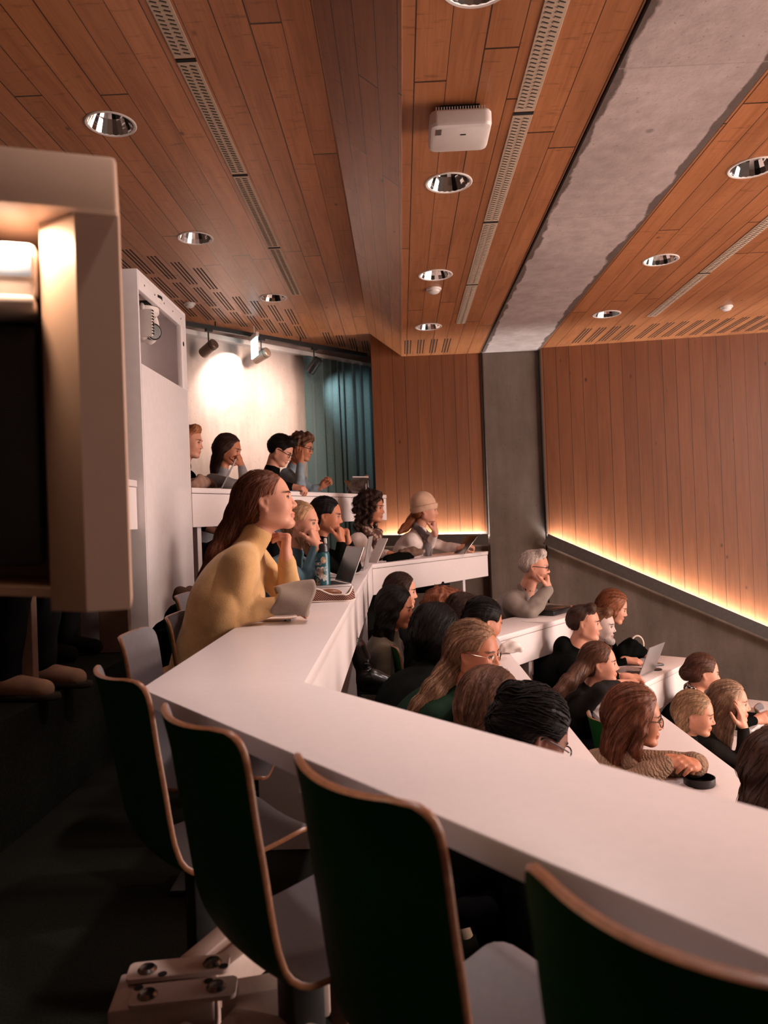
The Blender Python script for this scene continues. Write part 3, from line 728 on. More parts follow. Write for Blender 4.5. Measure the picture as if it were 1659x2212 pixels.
# pivoting seat base with bolted plates, bottom left
t = thing('seat_base', 'beige metal pivot base with four bolts, on the floor below the chairs', 'seat base', (-.46, 1.46, 0))
d1 = Vector((.99, .14)); 
def rr_plate(c, hx, hy, r, z0, z1, ang):
    R = rotz(ang); ring = [R@Vector((x, y, 0)) for x, y in rrect(hx, hy, r, 4)]
    mb = MB(M['beige_metal'])
    return loft(mb, [[(c[0]+p.x, c[1]+p.y, z) for p in ring] for z in (z0, z1)])
an = .14
obj('plate', rr_plate((-.475, 1.515), .098, .030, .012, .232, .240, an), t, sharp=.5)
obj('plate', rr_plate((-.445, 1.445), .098, .032, .012, .227, .235, an), t, sharp=.5)
for (x, y, z) in ((-.535, 1.505, .240), (-.41, 1.523, .240), (-.51, 1.432, .235), (-.385, 1.452, .235)):
    obj('bolt', MB(M['steel']).lathe([(.019, 0), (.019, .002), (.014, .007), (.0001, .009)], (x, y, z), 20), t)
hb = MB(M['slot'])
for (x, y, z) in ((-.50, 1.490, .240), (-.385, 1.512, .240), (-.535, 1.455, .235), (-.405, 1.472, .235)): hb.lathe([(.009, 0), (.009, .0008), (.0001, .001)], (x, y, z), 14)
obj('hole', hb, t)
obj('pedestal', MB(M['beige_metal']).box((-.575, 1.40, 0), (.19, .03, 0), (-.018, .12, 0), (0, 0, .226), bev=.006), t, sharp=.5)
for (p, q, w_, z) in (((-.49, 1.53), (-.40, 1.75), .05, .222), ((-.42, 1.53), (-.30, 1.75), .05, .222), ((-.38, 1.47), (-.18, 1.52), .06, .222), ((-.45, 1.38), (-.10, 1.20), .065, .205), ((-.36, 1.42), (-.08, 1.32), .06, .205)):
    p, q = Vector(p), Vector(q); d = (q-p); L = d.length; d.normalize(); nn = Vector((-d.y, d.x))*w_
    obj('swing_arm', MB(M['beige_metal']).box((p.x-nn.x/2, p.y-nn.y/2, z-.075), (d.x*L, d.y*L, 0), (nn.x, nn.y, 0), (0, 0, .075), bev=.008), t, sharp=.5)
for (x, y, l) in ((-.43, 1.62, 'row end'), (-.02, 1.25, 'middle')):
    pass
# ------------------------------------------------------------ organic shapes: distance fields turned into meshes
f32 = np.float32
class Vol:
    def __init__(s, lo, hi, h):
        s.h = h; s.lo = np.array(lo, f32); s.n = np.maximum(4, np.ceil((np.array(hi)-np.array(lo))/h).astype(int)+1)
        s.d = np.full(tuple(s.n), .06, f32)
        s.ax = [s.lo[i]+h*np.arange(s.n[i], dtype=f32) for i in range(3)]
    def _win(s, lo, hi):
        a = np.clip(np.floor((np.array(lo)-s.lo)/s.h).astype(int), 0, s.n-1); b = np.clip(np.ceil((np.array(hi)-s.lo)/s.h).astype(int)+1, 1, s.n)
        if np.any(b <= a): return None
        sl = tuple(slice(a[i], b[i]) for i in range(3))
        return sl, s.ax[0][sl[0]][:, None, None], s.ax[1][sl[1]][None, :, None], s.ax[2][sl[2]][None, None, :]
    def _put(s, sl, d, k, cut=False):
        a = s.d[sl]
        if cut:
            d = -d; h = np.maximum(k-np.abs(a-d), 0)/k if k > 0 else 0; s.d[sl] = np.maximum(a, d)+h*h*k*.25
        else:
            h = np.maximum(k-np.abs(a-d), 0)/k if k > 0 else 0; s.d[sl] = np.minimum(a, d)-h*h*k*.25
    def cap(s, a, b, ra, rb=None, k=.01, cut=False):
        rb = ra if rb is None else rb; a = np.array(a, f32); b = np.array(b, f32); R = max(ra, rb)+k+2*s.h
        w = s._win(np.minimum(a, b)-R, np.maximum(a, b)+R)
        if w is None: return s
        sl, X, Y, Z = w; ab = b-a; L2 = float(ab@ab)+1e-9
        px, py, pz = X-a[0], Y-a[1], Z-a[2]
        t = np.clip((px*ab[0]+py*ab[1]+pz*ab[2])/L2, 0, 1)
        d = np.sqrt((px-ab[0]*t)**2+(py-ab[1]*t)**2+(pz-ab[2]*t)**2)-(ra+(rb-ra)*t)
        s._put(sl, d.astype(f32), k, cut); return s
    def chain(s, pts, rs, k=.01):
        for i in range(len(pts)-1): s.cap(pts[i], pts[i+1], rs[i], rs[i+1], k)
        return s
    def ell(s, c, r, R=None, k=.01, cut=False):
        c = np.array(c, f32); r = np.array(r, f32)
        R = np.eye(3, dtype=f32) if R is None else np.array(R, f32)     # columns are the axes
        e = np.sqrt(((R*r)**2).sum(1))+k+2*s.h
        w = s._win(c-e, c+e)
        if w is None: return s
        sl, X, Y, Z = w; X = X-c[0]; Y = Y-c[1]; Z = Z-c[2]
        q = [R[0, i]*X+R[1, i]*Y+R[2, i]*Z for i in range(3)]
        k0 = np.sqrt(sum((q[i]/r[i])**2 for i in range(3))); k1 = np.sqrt(sum((q[i]/r[i]**2)**2 for i in range(3)))+1e-6
        d = k0*(k0-1)/k1; d = np.where(k0 < .05, -min(r), d)
        s._put(sl, d.astype(f32), k, cut); return s
    def half(s, p, n, k=.004):
        """keep what lies on the far side of the plane (cut away along n)"""
        n = _n(n).astype(f32); X, Y, Z = s.ax[0][:, None, None], s.ax[1][None, :, None], s.ax[2][None, None, :]
        d = (X-p[0])*n[0]+(Y-p[1])*n[1]+(Z-p[2])*n[2]
        a = s.d; h = np.maximum(k-np.abs(a-d), 0)/k; s.d = np.maximum(a, d)+h*h*k*.25; return s
    def mesh(s, smooth=1):
        d = s.d; d[0] = np.maximum(d[0], .01); d[-1] = np.maximum(d[-1], .01)
        d[:, 0] = np.maximum(d[:, 0], .01); d[:, -1] = np.maximum(d[:, -1], .01); d[:, :, 0] = np.maximum(d[:, :, 0], .01); d[:, :, -1] = np.maximum(d[:, :, -1], .01)
        I = d < 0
        nx, ny, nz = d.shape
        cnt = np.zeros((nx-1, ny-1, nz-1), np.int8)
        offs = [(i, j, k) for i in (0, 1) for j in (0, 1) for k in (0, 1)]
        for (i, j, k) in offs: cnt += I[i:nx-1+i, j:ny-1+j, k:nz-1+k]
        act = np.argwhere((cnt > 0) & (cnt < 8))
        N = len(act); idx = np.full(cnt.shape, -1, np.int32); idx[act[:, 0], act[:, 1], act[:, 2]] = np.arange(N)
        C = np.stack([d[act[:, 0]+i, act[:, 1]+j, act[:, 2]+k] for (i, j, k) in offs], 1)
        P = np.zeros((N, 3), np.float64); Wt = np.zeros(N)
        O = np.array(offs, float)
        for a in range(8):
            for b in range(a+1, 8):
                if abs(O[a]-O[b]).sum() != 1: continue
                m = (C[:, a] < 0) != (C[:, b] < 0)
                t = C[m, a]/(C[m, a]-C[m, b]); P[m] += O[a]+(O[b]-O[a])*t[:, None]; Wt[m] += 1
        P = (act+P/Wt[:, None])*s.h+s.lo
        Q = []
        for ax in range(3):
            sh = [slice(0, None)]*3; s0 = list(sh); s1 = list(sh); s0[ax] = slice(0, -1); s1[ax] = slice(1, None)
            A, B = I[tuple(s0)], I[tuple(s1)]
            e = np.argwhere(A != B)
            u, v = (ax+1) % 3, (ax+2) % 3
            e = e[(e[:, u] > 0) & (e[:, v] > 0) & (e[:, u] < d.shape[u]-1) & (e[:, v] < d.shape[v]-1)]
            def cid(du, dv):
                q = e.copy(); q[:, u] -= du; q[:, v] -= dv; return idx[q[:, 0], q[:, 1], q[:, 2]]
            qd = np.stack([cid(1, 1), cid(0, 1), cid(0, 0), cid(1, 0)], 1)
            fl = ~A[e[:, 0], e[:, 1], e[:, 2]]
            qd[fl] = qd[fl][:, ::-1]; Q.append(qd)
        Q = np.concatenate(Q)
        for _ in range(smooth): P = P+.5*(nbavg(P, Q)-P)
        return P, Q
def nbavg(P, Q):
    S = np.zeros_like(P); n = np.zeros(len(P))
    for a in range(4):
        b = (a+1) % 4
        for i in range(3):
            S[:, i] += np.bincount(Q[:, a], P[Q[:, b], i], len(P))+np.bincount(Q[:, b], P[Q[:, a], i], len(P))
        n += np.bincount(Q[:, a], minlength=len(P))+np.bincount(Q[:, b], minlength=len(P))
    return S/np.maximum(n, 1)[:, None]
def vnormals(P, Q):
    fn = np.cross(P[Q[:, 2]]-P[Q[:, 0]], P[Q[:, 3]]-P[Q[:, 1]]); Nn = np.zeros_like(P)
    for a in range(4):
        for i in range(3): Nn[:, i] += np.bincount(Q[:, a], fn[:, i], len(P))
    return Nn/np.maximum(np.linalg.norm(Nn, axis=1), 1e-9)[:, None]
def np_obj(name, P, Q, mat, parent=None, frame_=None, origin=None, col=None, extra=None):
    """mesh object from arrays in world space; frame_ is the object's own 4x4 world matrix"""
    if frame_ is None: frame_ = Matrix.Translation(Vector(origin if origin is not None else (0, 0, 0)))
    Wi = np.array(frame_.inverted()); L = P@Wi[:3, :3].T+Wi[:3, 3]
    me = bpy.data.meshes.new(name)
    vs = L; nf4 = len(Q)
    ev, ef = (extra if extra else (np.zeros((0, 3)), np.zeros((0, 4), int)))
    if len(ev): ev = np.asarray(ev)@Wi[:3, :3].T+Wi[:3, 3]; vs = np.concatenate([L, ev]); Q = np.concatenate([Q, np.asarray(ef)+len(L)])
    me.vertices.add(len(vs)); me.vertices.foreach_set('co', vs.astype(f32).ravel())
    me.loops.add(len(Q)*4); me.loops.foreach_set('vertex_index', Q.astype(np.int32).ravel())
    me.polygons.add(len(Q)); me.polygons.foreach_set('loop_start', np.arange(len(Q), dtype=np.int32)*4)
    me.polygons.foreach_set('use_smooth', np.ones(len(Q), bool))
    me.update(calc_edges=True); me.validate()
    me.materials.append(mat)
    if col is not None:
        at_ = me.color_attributes.new('Col', 'FLOAT_COLOR', 'POINT')
        c = np.ones((len(vs), 4), f32); c[:len(col), :3] = col; at_.data.foreach_set('color', c.ravel())
    o = bpy.data.objects.new(name, me); COL.objects.link(o)
    if parent:
        o.parent = parent; o.matrix_basis = WM[parent.name].inverted() @ frame_
    else: o.matrix_basis = frame_
    WM[o.name] = frame_.copy(); return o

# ------------------------------------------------------------ people
def skin_mat():
    t = NT('skin'); a = t.n('ShaderNodeVertexColor'); a.layer_name = 'Col'
    v = t.coord(); n = t.noise(v, 90, 3)
    c = t.mix(t.math('MULTIPLY', n, .16), a.outputs[0], (.55, .16, .10)); t.base(c)
    t.bump(t.noise(v, 420, 2), .08, .002)
    return t.set(.48, 0, .35, **{'Subsurface Weight': .12, 'Subsurface Radius': (.012, .005, .003), 'Subsurface Scale': 1.0})
M['skin'] = skin_mat()
M['eye_white'] = plain('eye white', (.30, .25, .23), .5, spec=.2, var=.02)
M['iris'] = plain('dark iris', (.012, .008, .006), .45, spec=.15, var=.1)
M['frame_dark'] = plain('dark glasses frame', (.02, .010, .008), .3, var=.1)
M['frame_gold'] = plain('thin metal glasses frame', (.45, .33, .26), .2, metal=.9, var=.1)
def glass_mat():
    t = NT('spectacle lens'); t.base((.9, .9, .9)); return t.set(.03, 0, .5, **{'Transmission Weight': 1.0, 'IOR': 1.08})
M['lens'] = glass_mat()
_hm = {}
def hair_mat(col, lite=1.7, curly=False, key=''):
    k = (col, lite, curly)
    if k in _hm: return _hm[k]
    t = NT('hair'); v = t.coord()
    w_ = t.n('ShaderNodeTexNoise'); t.l(v, w_.inputs['Vector']); w_.inputs['Scale'].default_value = 7
    wv = t.n('ShaderNodeMix', data_type='RGBA'); wv.inputs[0].default_value = .10 if not curly else .35; t.l(v, wv.inputs[6]); t.l(w_.outputs['Color'], wv.inputs[7])
    m = t.mapping(wv.outputs[2], (150, 110, 9) if not curly else (70, 70, 40), rot=(0, math.radians(-32), 0))
    n = t.noise(m, 1.0, 4, .65); n2 = t.noise(v, 9, 3)
    f = t.math('ADD', t.math('MULTIPLY', n, .7), t.math('MULTIPLY', n2, .3))
    lo = tuple(c*.40 for c in col); hi = tuple(min(1, c*lite) for c in col)
    t.base(t.ramp(f, [(.34, lo), (.5, col), (.66, hi)])); t.bump(n, .5, .004)
    _hm[k] = t.set(.5, 0, .12 if max(col) < .04 else .26, **{'Anisotropic': .4}); return _hm[k]
_cm = {}
def cloth_mat(kind, c1, c2=None):
    k = (kind, c1, c2)
    if k in _cm: return _cm[k]
    t = NT('%s cloth' % kind); v = t.coord(); n = t.noise(v, 14, 4)
    base = t.ramp(n, [(.3, tuple(c*.82 for c in c1)), (.7, tuple(min(1, c*1.12) for c in c1))])
    rough = .95; sheen = 0. if max(c1) < .03 else .03
    if kind == 'knit':
        w_ = t.n('ShaderNodeTexVoronoi'); t.l(v, w_.inputs['Vector']); w_.inputs['Scale'].default_value = 190
        fz = t.noise(v, 260, 3, .7); base = t.mix(t.math('MULTIPLY', fz, .22), base, tuple(c*.6 for c in c1))
        t.bump(t.math('ADD', w_.outputs['Distance'], t.math('MULTIPLY', fz, .6)), .20, .0025); sheen = .2
    elif kind == 'cable':
        s = t.n('ShaderNodeSeparateXYZ'); t.l(t.mapping(v, (1, 1, 1), rot=(.5, .35, .6)), s.inputs[0])
        w_ = t.n('ShaderNodeTexWave'); t.l(t.mapping(v, (1, 1, 1), rot=(.5, .35, .6)), w_.inputs['Vector']); w_.inputs['Scale'].default_value = 26; w_.inputs['Distortion'].default_value = 6; w_.inputs['Detail Scale'].default_value = 2.0
        base = t.mix(t.math('MULTIPLY', w_.outputs['Fac'], .45), base, tuple(c*.5 for c in c1)); t.bump(w_.outputs['Fac'], .7, .006)
    elif kind == 'check':
        ck = t.n('ShaderNodeTexChecker'); t.l(t.mapping(v, (1, 1, 1), rot=(.4, .5, .6)), ck.inputs['Vector']); ck.inputs['Scale'].default_value = 48
        base = t.mix(ck.outputs['Fac'], c1, c2)
    elif kind == 'print':
        w_ = t.n('ShaderNodeTexVoronoi'); t.l(v, w_.inputs['Vector']); w_.inputs['Scale'].default_value = 30
        base = t.mix(t.ramp(w_.outputs['Distance'], [(.35, (0, 0, 0)), (.5, (1, 1, 1))]), c1, c2); t.bump(t.noise(v, 40, 3), .3, .01)
    elif kind == 'stripe':
        w_ = t.n('ShaderNodeTexWave'); t.l(v, w_.inputs['Vector']); w_.inputs['Scale'].default_value = 18; w_.bands_direction = 'Z'
        base = t.mix(t.ramp(w_.outputs['Fac'], [(.45, (0, 0, 0)), (.55, (1, 1, 1))]), c1, c2)
    elif kind == 'fur':
        f = t.noise(v, 130, 4, .7); base = t.mix(f, c1, tuple(min(1, c*2.4) for c in c1)); t.bump(f, 1.0, .01)
    else:
        t.bump(t.noise(v, 320, 2), .15, .002)
    t.base(base); _cm[k] = t.set(rough, 0, .03 if max(c1) < .03 else .1, **{'Sheen Weight': sheen}); return _cm[k]

def V3(*a): return np.array(a, float)
def rot3(yaw, pitch=0, roll=0):
    return np.array(rotz(math.radians(yaw)) @ Matrix.Rotation(math.radians(pitch), 3, 'Y') @ Matrix.Rotation(math.radians(roll), 3, 'X'))
def wrinkle(P, Nn, amp, seed=0, freq=1.0):
    a = seed*1.7; x, y, z = (P*freq).T
    w1 = np.sin(34*z+9*x+5*np.sin(11*y+a)+a)+.6*np.sin(52*x-31*z+4*np.sin(17*y+a))+.5*np.sin(61*y+23*z+a)
    return P+Nn*(amp*np.clip(w1/2.1, -1, .8))[:, None]

def hand(vol, W, f, p, right, pose, s, k=.004):
    """five-fingered hand at wrist W; f: wrist to knuckles, p: direction the palm faces"""
    f = _n(f); p = np.array(p, float); p = _n(p-f*(p@f)); th = np.cross(f, p) if right else np.cross(p, f)
    curls = {'fist': ((78, 88, 55),)*4, 'curl': ((42, 52, 30), (46, 56, 32), (50, 58, 34), (52, 60, 34)), 'flat': ((8, 10, 6),)*4,
             'relax': ((18, 26, 16), (22, 30, 18), (26, 32, 20), (28, 34, 20)), 'chin': ((62, 74, 34), (62, 78, 36), (60, 80, 36), (58, 80, 36)), 'under': ((74, 24, 14), (78, 26, 14), (80, 30, 16), (80, 34, 18))}[pose]
    for q in range(4):
        off = (1.5-q)*.0195*s
        kn = W+f*(.088-.006*abs(q-1.2))*s+th*off-p*.004*s
        vol.cap(W+th*off*.55+f*.012*s, kn, .0155*s, .0125*s, .012*s)
    vol.ell(W+f*.05*s+p*.006*s, (.044*s, .036*s, .014*s), np.stack([f, th, p], 1), .012*s)
    vol.cap(W-f*.02*s, W+f*.02*s, .024*s, .023*s, .015*s)
    Ln = (.074, .082, .076, .060)
    for q in range(4):
        off = (1.5-q)*.0195*s; a = 0.; pt = W+f*(.088-.006*abs(q-1.2))*s+th*off-p*.004*s
        spread = (1.5-q)*.05
        for seg, (fr, r0, r1) in enumerate(((.46, .0098, .0090), (.30, .0088, .0080), (.24, .0080, .0066))):
            a += math.radians(curls[q][seg]); d = _n(f*math.cos(a)+p*math.sin(a)+th*spread*math.cos(a))
            e = pt+d*Ln[q]*fr*s; vol.cap(pt, e, r0*s, r1*s, k if seg else .008*s); pt = e
    b = W+f*.022*s+th*.024*s+p*.008*s
    if pose in ('fist', 'chin', 'curl', 'under'): d1, d2, d3 = f*.72+th*.45+p*.42, f*.75+th*.02+p*.55, f*.6-th*.45+p*.45
    else: d1, d2, d3 = f*.62+th*.72+p*.25, f*.86+th*.42+p*.2, f*.95+th*.2+p*.2
    for d, L, r0, r1 in ((d1, .044, .0155, .0122), (d2, .033, .0115, .0102), (d3, .027, .0100, .0078)):
        e = b+_n(d)*L*s; vol.cap(b, e, r0*s, r1*s, .007*s); b = e

def head_sdf(vol, T, s, fem, fine):
    """T maps head-local points to world"""
    R = T.R
    def E(c, r, k, cut=False, rr=None): vol.ell(T(c), [a*s for a in r], R if rr is None else R@rr, k*s, cut)
    def Cc(a, b, ra, rb=None, k=.01, cut=False): vol.cap(T(a), T(b), ra*s, (ra if rb is None else rb)*s, k*s, cut)
    E((-.018, 0, .030), (.097, .075, .086), .02)
    E((.020, 0, .02), (.068, .066, .080), .03)
    E((.026, 0, -.045), (.058, .052, .066), .03)
    jw = .050 if fem else .056
    for sg in (1, -1):
        Cc((-.008, sg*jw, -.052), (.064, sg*.018, -.100), .017, .014, .03)
        Cc((-.005, sg*(jw+.004), -.02), (-.008, sg*jw, -.055), .018, .017, .03)
        E((.060, sg*.036, -.026), (.026, .024, .026), .025)
    E((.076, 0, -.099), (.017, .022, .015), .018)
    Cc((.074, -.034, .018), (.074, .034, .018), .014 if fem else .016, None, .018)
    for sg in (1, -1): E((.089, sg*.032, -.001), (.019, .020, .012), .010, True)
    Cc((.086, 0, .010), (.103, 0, -.029), .0065, .0092, .012)
    E((.1045, 0, -.031), (.0095, .0095, .0082), .006)
    for sg in (1, -1): E((.097, sg*.0115, -.036), (.009, .0075, .007), .005)
    E((.0885, 0, -.062), (.0105, .023, .0070), .006); E((.086, 0, -.0740), (.0110, .019, .0078), .006)
    for sg in (1, -1): E((.026, sg*.028, -.036), (.050, .036, .050), .03); E((.036, sg*.040, -.016), (.038, .0235, .040), .03)
    Cc((.1025, -.019, -.0678), (.1025, .019, -.0678), .0028, None, .003, True)
    for sg in (1, -1):                                        # eyelids round the eyeball, ears
        E((.0775, sg*.032, .002), (.0125, .0155, .0125), .004)
        E((.092, sg*.032, -.0008), (.0085, .0125, .0046), .003, True); E((.084, sg*.041, -.0010), (.010, .0085, .0044), .003, True)
        rr = np.array(Matrix.Rotation(math.radians(-14), 3, 'Y') @ Matrix.Rotation(math.radians(-22*sg), 3, 'Z'))
        E((-.010, sg*.0765, -.006), (.0185, .0065, .032), .006, False, rr)
        E((-.005, sg*.0845, -.004), (.0095, .0052, .019), .004, True, rr)
        E((-.004, sg*.0775, -.034), (.009, .006, .010), .005)
        Cc((.006, sg*.076, -.012), (.007, sg*.0745, -.004), .0055, None, .004)

class Fr:
    def __init__(s, o, R, sc): s.o = np.array(o, float); s.R = np.array(R, float); s.s = sc
    def __call__(s, p): return s.o+s.R@(np.array(p, float)*s.s)
    def inv(s, P): return ((P-s.o)@s.R)/s.s
    def mat(s):
        m = Matrix([list(s.R[i])+[s.o[i]] for i in range(3)]+[[0, 0, 0, 1]]); return m

SKIN = {'fair': srgb(212, 150, 122), 'pink': srgb(218, 158, 132), 'tan': srgb(190, 124, 92), 'olive': srgb(176, 112, 84), 'brown': srgb(120, 72, 52)}

def tubes_np(lines, rad, n=3):
    V, Fq = [], []
    for ln, r in zip(lines, rad):
        ln = np.asarray(ln); N = len(ln); b = len(V)
        tg = np.gradient(ln, axis=0); tg /= np.maximum(np.linalg.norm(tg, axis=1), 1e-9)[:, None]
        up = np.cross(tg, (.31, .77, .55)); up /= np.maximum(np.linalg.norm(up, axis=1), 1e-9)[:, None]; sd = np.cross(tg, up)
        for i in range(N):
            q = r*(1-.75*(i/(N-1))**2)
            for k in range(n): a = 2*PI*k/n; V.append(ln[i]+(up[i]*math.cos(a)+sd[i]*math.sin(a))*q)
        for i in range(N-1):
            for k in range(n): a_, b_ = b+i*n+k, b+i*n+(k+1) % n; Fq.append((a_, b_, b_+n, a_+n))
    return np.array(V), np.array(Fq)

def strands(P, Q, T, s, flow, n, L, seed, rad=.0011, lift=.002, mask=None):
    rg = np.random.RandomState(seed); Nn = vnormals(P, Q)
    kd = KDTree(len(P))
    for i, p in enumerate(P): kd.insert(p, i)
    kd.balance(); lines, rads = [], []
    cand = np.arange(len(P)) if mask is None else np.nonzero(mask)[0]
    if len(cand) == 0: return None
    for i in rg.choice(cand, n):
        p = P[i].copy(); ln = []; steps = 10; l_ = L*rg.uniform(.5, 1.2); ph = rg.uniform(0, 6); up_ = lift*rg.uniform(.2, 1.3)
        for j in range(steps):
            co_, ii, dd = kd.find(p); nn = Nn[ii]
            q = P[ii]+nn*up_*math.sin(PI*min(1, (j+1)/steps*.8)) if dd < .03 else p
            ln.append(q.copy()); d = flow(q[None])[0]; d = d-nn*(d@nn)*(1 if dd < .03 else 0); d = d/max(1e-6, np.linalg.norm(d))
            p = q+d*l_/steps*s
        lines.append(ln); rads.append(rad*s*rg.uniform(.6, 1.3))
    return tubes_np(lines, rads)

def make_hair(person, T, s, st, torso, seed, h):
    style = st['style']; col = st['col']; mat = hair_mat(col, st.get('lite', 1.7), style == 'curly')
    N, S_l, S_r, tup, tf = torso
    L = st.get('len', .3); vol_ = st.get('vol', .014)
    lo = np.min([T((-.16, -.13, -.14)), T((.13, .13, .15)), T.o-.17, N-.2], 0)-.06; hi = np.max([T.o+.18, N+.18], 0)+.06
    lo[2] = min(lo[2], T.o[2]-.16-L)
    tail = st.get('tail')
    if tail is not None: lo = np.minimum(lo, np.min(tail, 0)-.08); hi = np.maximum(hi, np.max(tail, 0)+.08)
    v = Vol(lo, hi, h)
    def E(c, r, k=.015, cut=False): v.ell(T(c), [a*s for a in r], T.R, k*s, cut)
    def Cc(a, b, ra, rb=None, k=.015, cut=False): v.cap(T(a), T(b), ra*s, (ra if rb is None else rb)*s, k*s, cut)
    g = vol_
    gs = g*.45 if style == 'short' else g
    E((-.020, 0, .034), (.100+g*.8, .077+gs, .088+g))
    E((-.045, 0, .0), (.080+gs, .074+gs*.9, .085)) if style not in ('short', 'curlyshort') else E((-.045, 0, .012), (.078+gs, .073+gs*.9, .066))
    face_x = st.get('line', .052)      # where the hairline falls on the forehead side
    # carve the face and the ear side
    if style in ('short', 'curlyshort'):
        E((.102, 0, -.006), (.070, .12, .098), .008, True); E((.025, 0, -.100), (.105, .14, .075), .012, True)
        for sg in (1, -1): E((.008, sg*.09, -.022), (.036, .04, .046), .008, True)
        E((-.080, 0, -.115), (.080, .11, .055), .012, True)
        Cc((.045, -.03, .105), (.045, .03, .105), .03+g*.5, None, .03)
    else:
        E((.106, 0, -.004), (.076, .115 if st.get('ear', True) or st.get('front') != 1 else .088, .100), .006, True)
        E((.075, 0, -.11), (.075, .070, .080), .010, True)
        if st.get('ear', True):
            for sg in (1, -1): E((.018, sg*.088, -.030), (.055, .036, .050), .008, True)
            E((.03, 0, -.10), (.09, .14, .055), .012, True)
    down = np.array([0, 0, -1.])
    back = -np.array([T.R[0, 0], T.R[1, 0], 0]); back = _n(back); side = np.array([-T.R[1, 0], T.R[0, 0], 0]); side = _n(side)
    if style in ('long', 'curly', 'half'):
        drape = st.get('drape', .06); w_ = st.get('width', .07); fr = st.get('front', 0)
        ea = st.get('ear', True)
        for sg in (-1, -.5, 0, .5, 1):
            p0 = T((-.062 if ea else -.055 if abs(sg) < 1 else -.035, sg*(.046 if ea else .062), -.005)); pts = [p0]; m = 7
            for i in range(1, m+1):
                t_ = i/m; pts.append(p0+down*(L*t_)+back*(drape*math.sin(min(1, t_*1.5)*PI/2))+side*(sg*(w_-.062)*t_*s))
            v.chain(pts, [(.040+g*.4)*s]+[.036*s*(1-.45*(i/m)) for i in range(1, m+1)], .03)
        if fr:
            for sg in (1, -1):
                if fr == 2 or True:
                    p0 = T((.02, sg*.074, .045)); p1 = T((.018, sg*.082, -.04)); p2 = T((.0, sg*.08, -.12)); p3 = p2+down*max(.02, L-.1)*s+back*.01
                    v.chain([p0, p1, p2, p3], [.016*s, .018*s, .022*s, .012*s], .02)
    if tail is not None:
        rr = st.get('tailr', (.035, .03, .02)); n_ = len(tail); v.chain([np.array(q) for q in tail], [float(np.interp(i/(n_-1), (0, .5, 1), rr)) for i in range(n_)], .03)
    if style == 'bun':
        c = st.get('bunc', (-.125, 0, .0)); r = st.get('bunr', .042)
        for i in range(7):
            a = i*2.4; v.ell(T((c[0]+.012*math.cos(a), c[1]+.02*math.sin(a*1.3), c[2]+.02*math.sin(a))), [r*.7*s]*3, None, .006)
    P, Q = v.mesh(1); Nn = vnormals(P, Q); lp = T.inv(P)
    rg = np.random.RandomState(seed)
    if style in ('curly', 'curlyshort'):
        amp = st.get('amp', .008)
        w_ = np.sin(95*lp[:, 0]+4*np.sin(40*lp[:, 2]))+np.sin(90*lp[:, 2]+5*np.sin(33*lp[:, 1]))+np.sin(88*lp[:, 1]+4*np.sin(37*lp[:, 0]))
        P = P+Nn*(amp*s*w_/1.6)[:, None]
    else:
        ang = math.radians(st.get('ang', 62)); q = lp[:, 0]*math.sin(ang)-lp[:, 2]*math.cos(ang)
        w_ = np.sin(q*230+6*np.sin(lp[:, 2]*14+seed)+lp[:, 1]*70)+.7*np.sin(q*410-lp[:, 1]*150)
        P = P+Nn*(.0008*s*w_)[:, None]
    Rm = T.R
    def flow(p):
        l_ = T.inv(p); f = np.zeros_like(l_)
        topw = np.clip((l_[:, 2]-.05)/.05, 0, 1); f[:, 0] = -.55-.5*topw; f[:, 2] = -.85+.75*topw; f[:, 1] = np.sign(l_[:, 1])*.45*topw
        if style == 'bun' or st.get('swept'): f[:, 0] = -1.0; f[:, 2] = -.25*(1-topw)+.1
        w_ = f@Rm.T; lowm = np.clip((-.06-l_[:, 2])/.06, 0, 1)[:, None]
        if tail is not None and style == 'tail': w_ = w_*(1-lowm)+lowm*(_n(np.array(tail[-1])-np.array(tail[0])))[None]
        else: w_ = w_*(1-lowm)+lowm*(down+back*.15)[None]
        if style in ('curly', 'curlyshort'): w_ = w_+.9*np.sin(p[:, [1, 2, 0]]*70)
        return w_
    ns = int(st.get('ns', 140)*2.6); ex = strands(P, Q, T, s, flow, ns, st.get('sl', .11 if style not in ('short', 'curlyshort') else .035), seed, st.get('srad', .0010), st.get('lift', .0035)) if ns else None
    o = np_obj('hair', P, Q, mat, person, T.mat(), extra=ex)
    return o

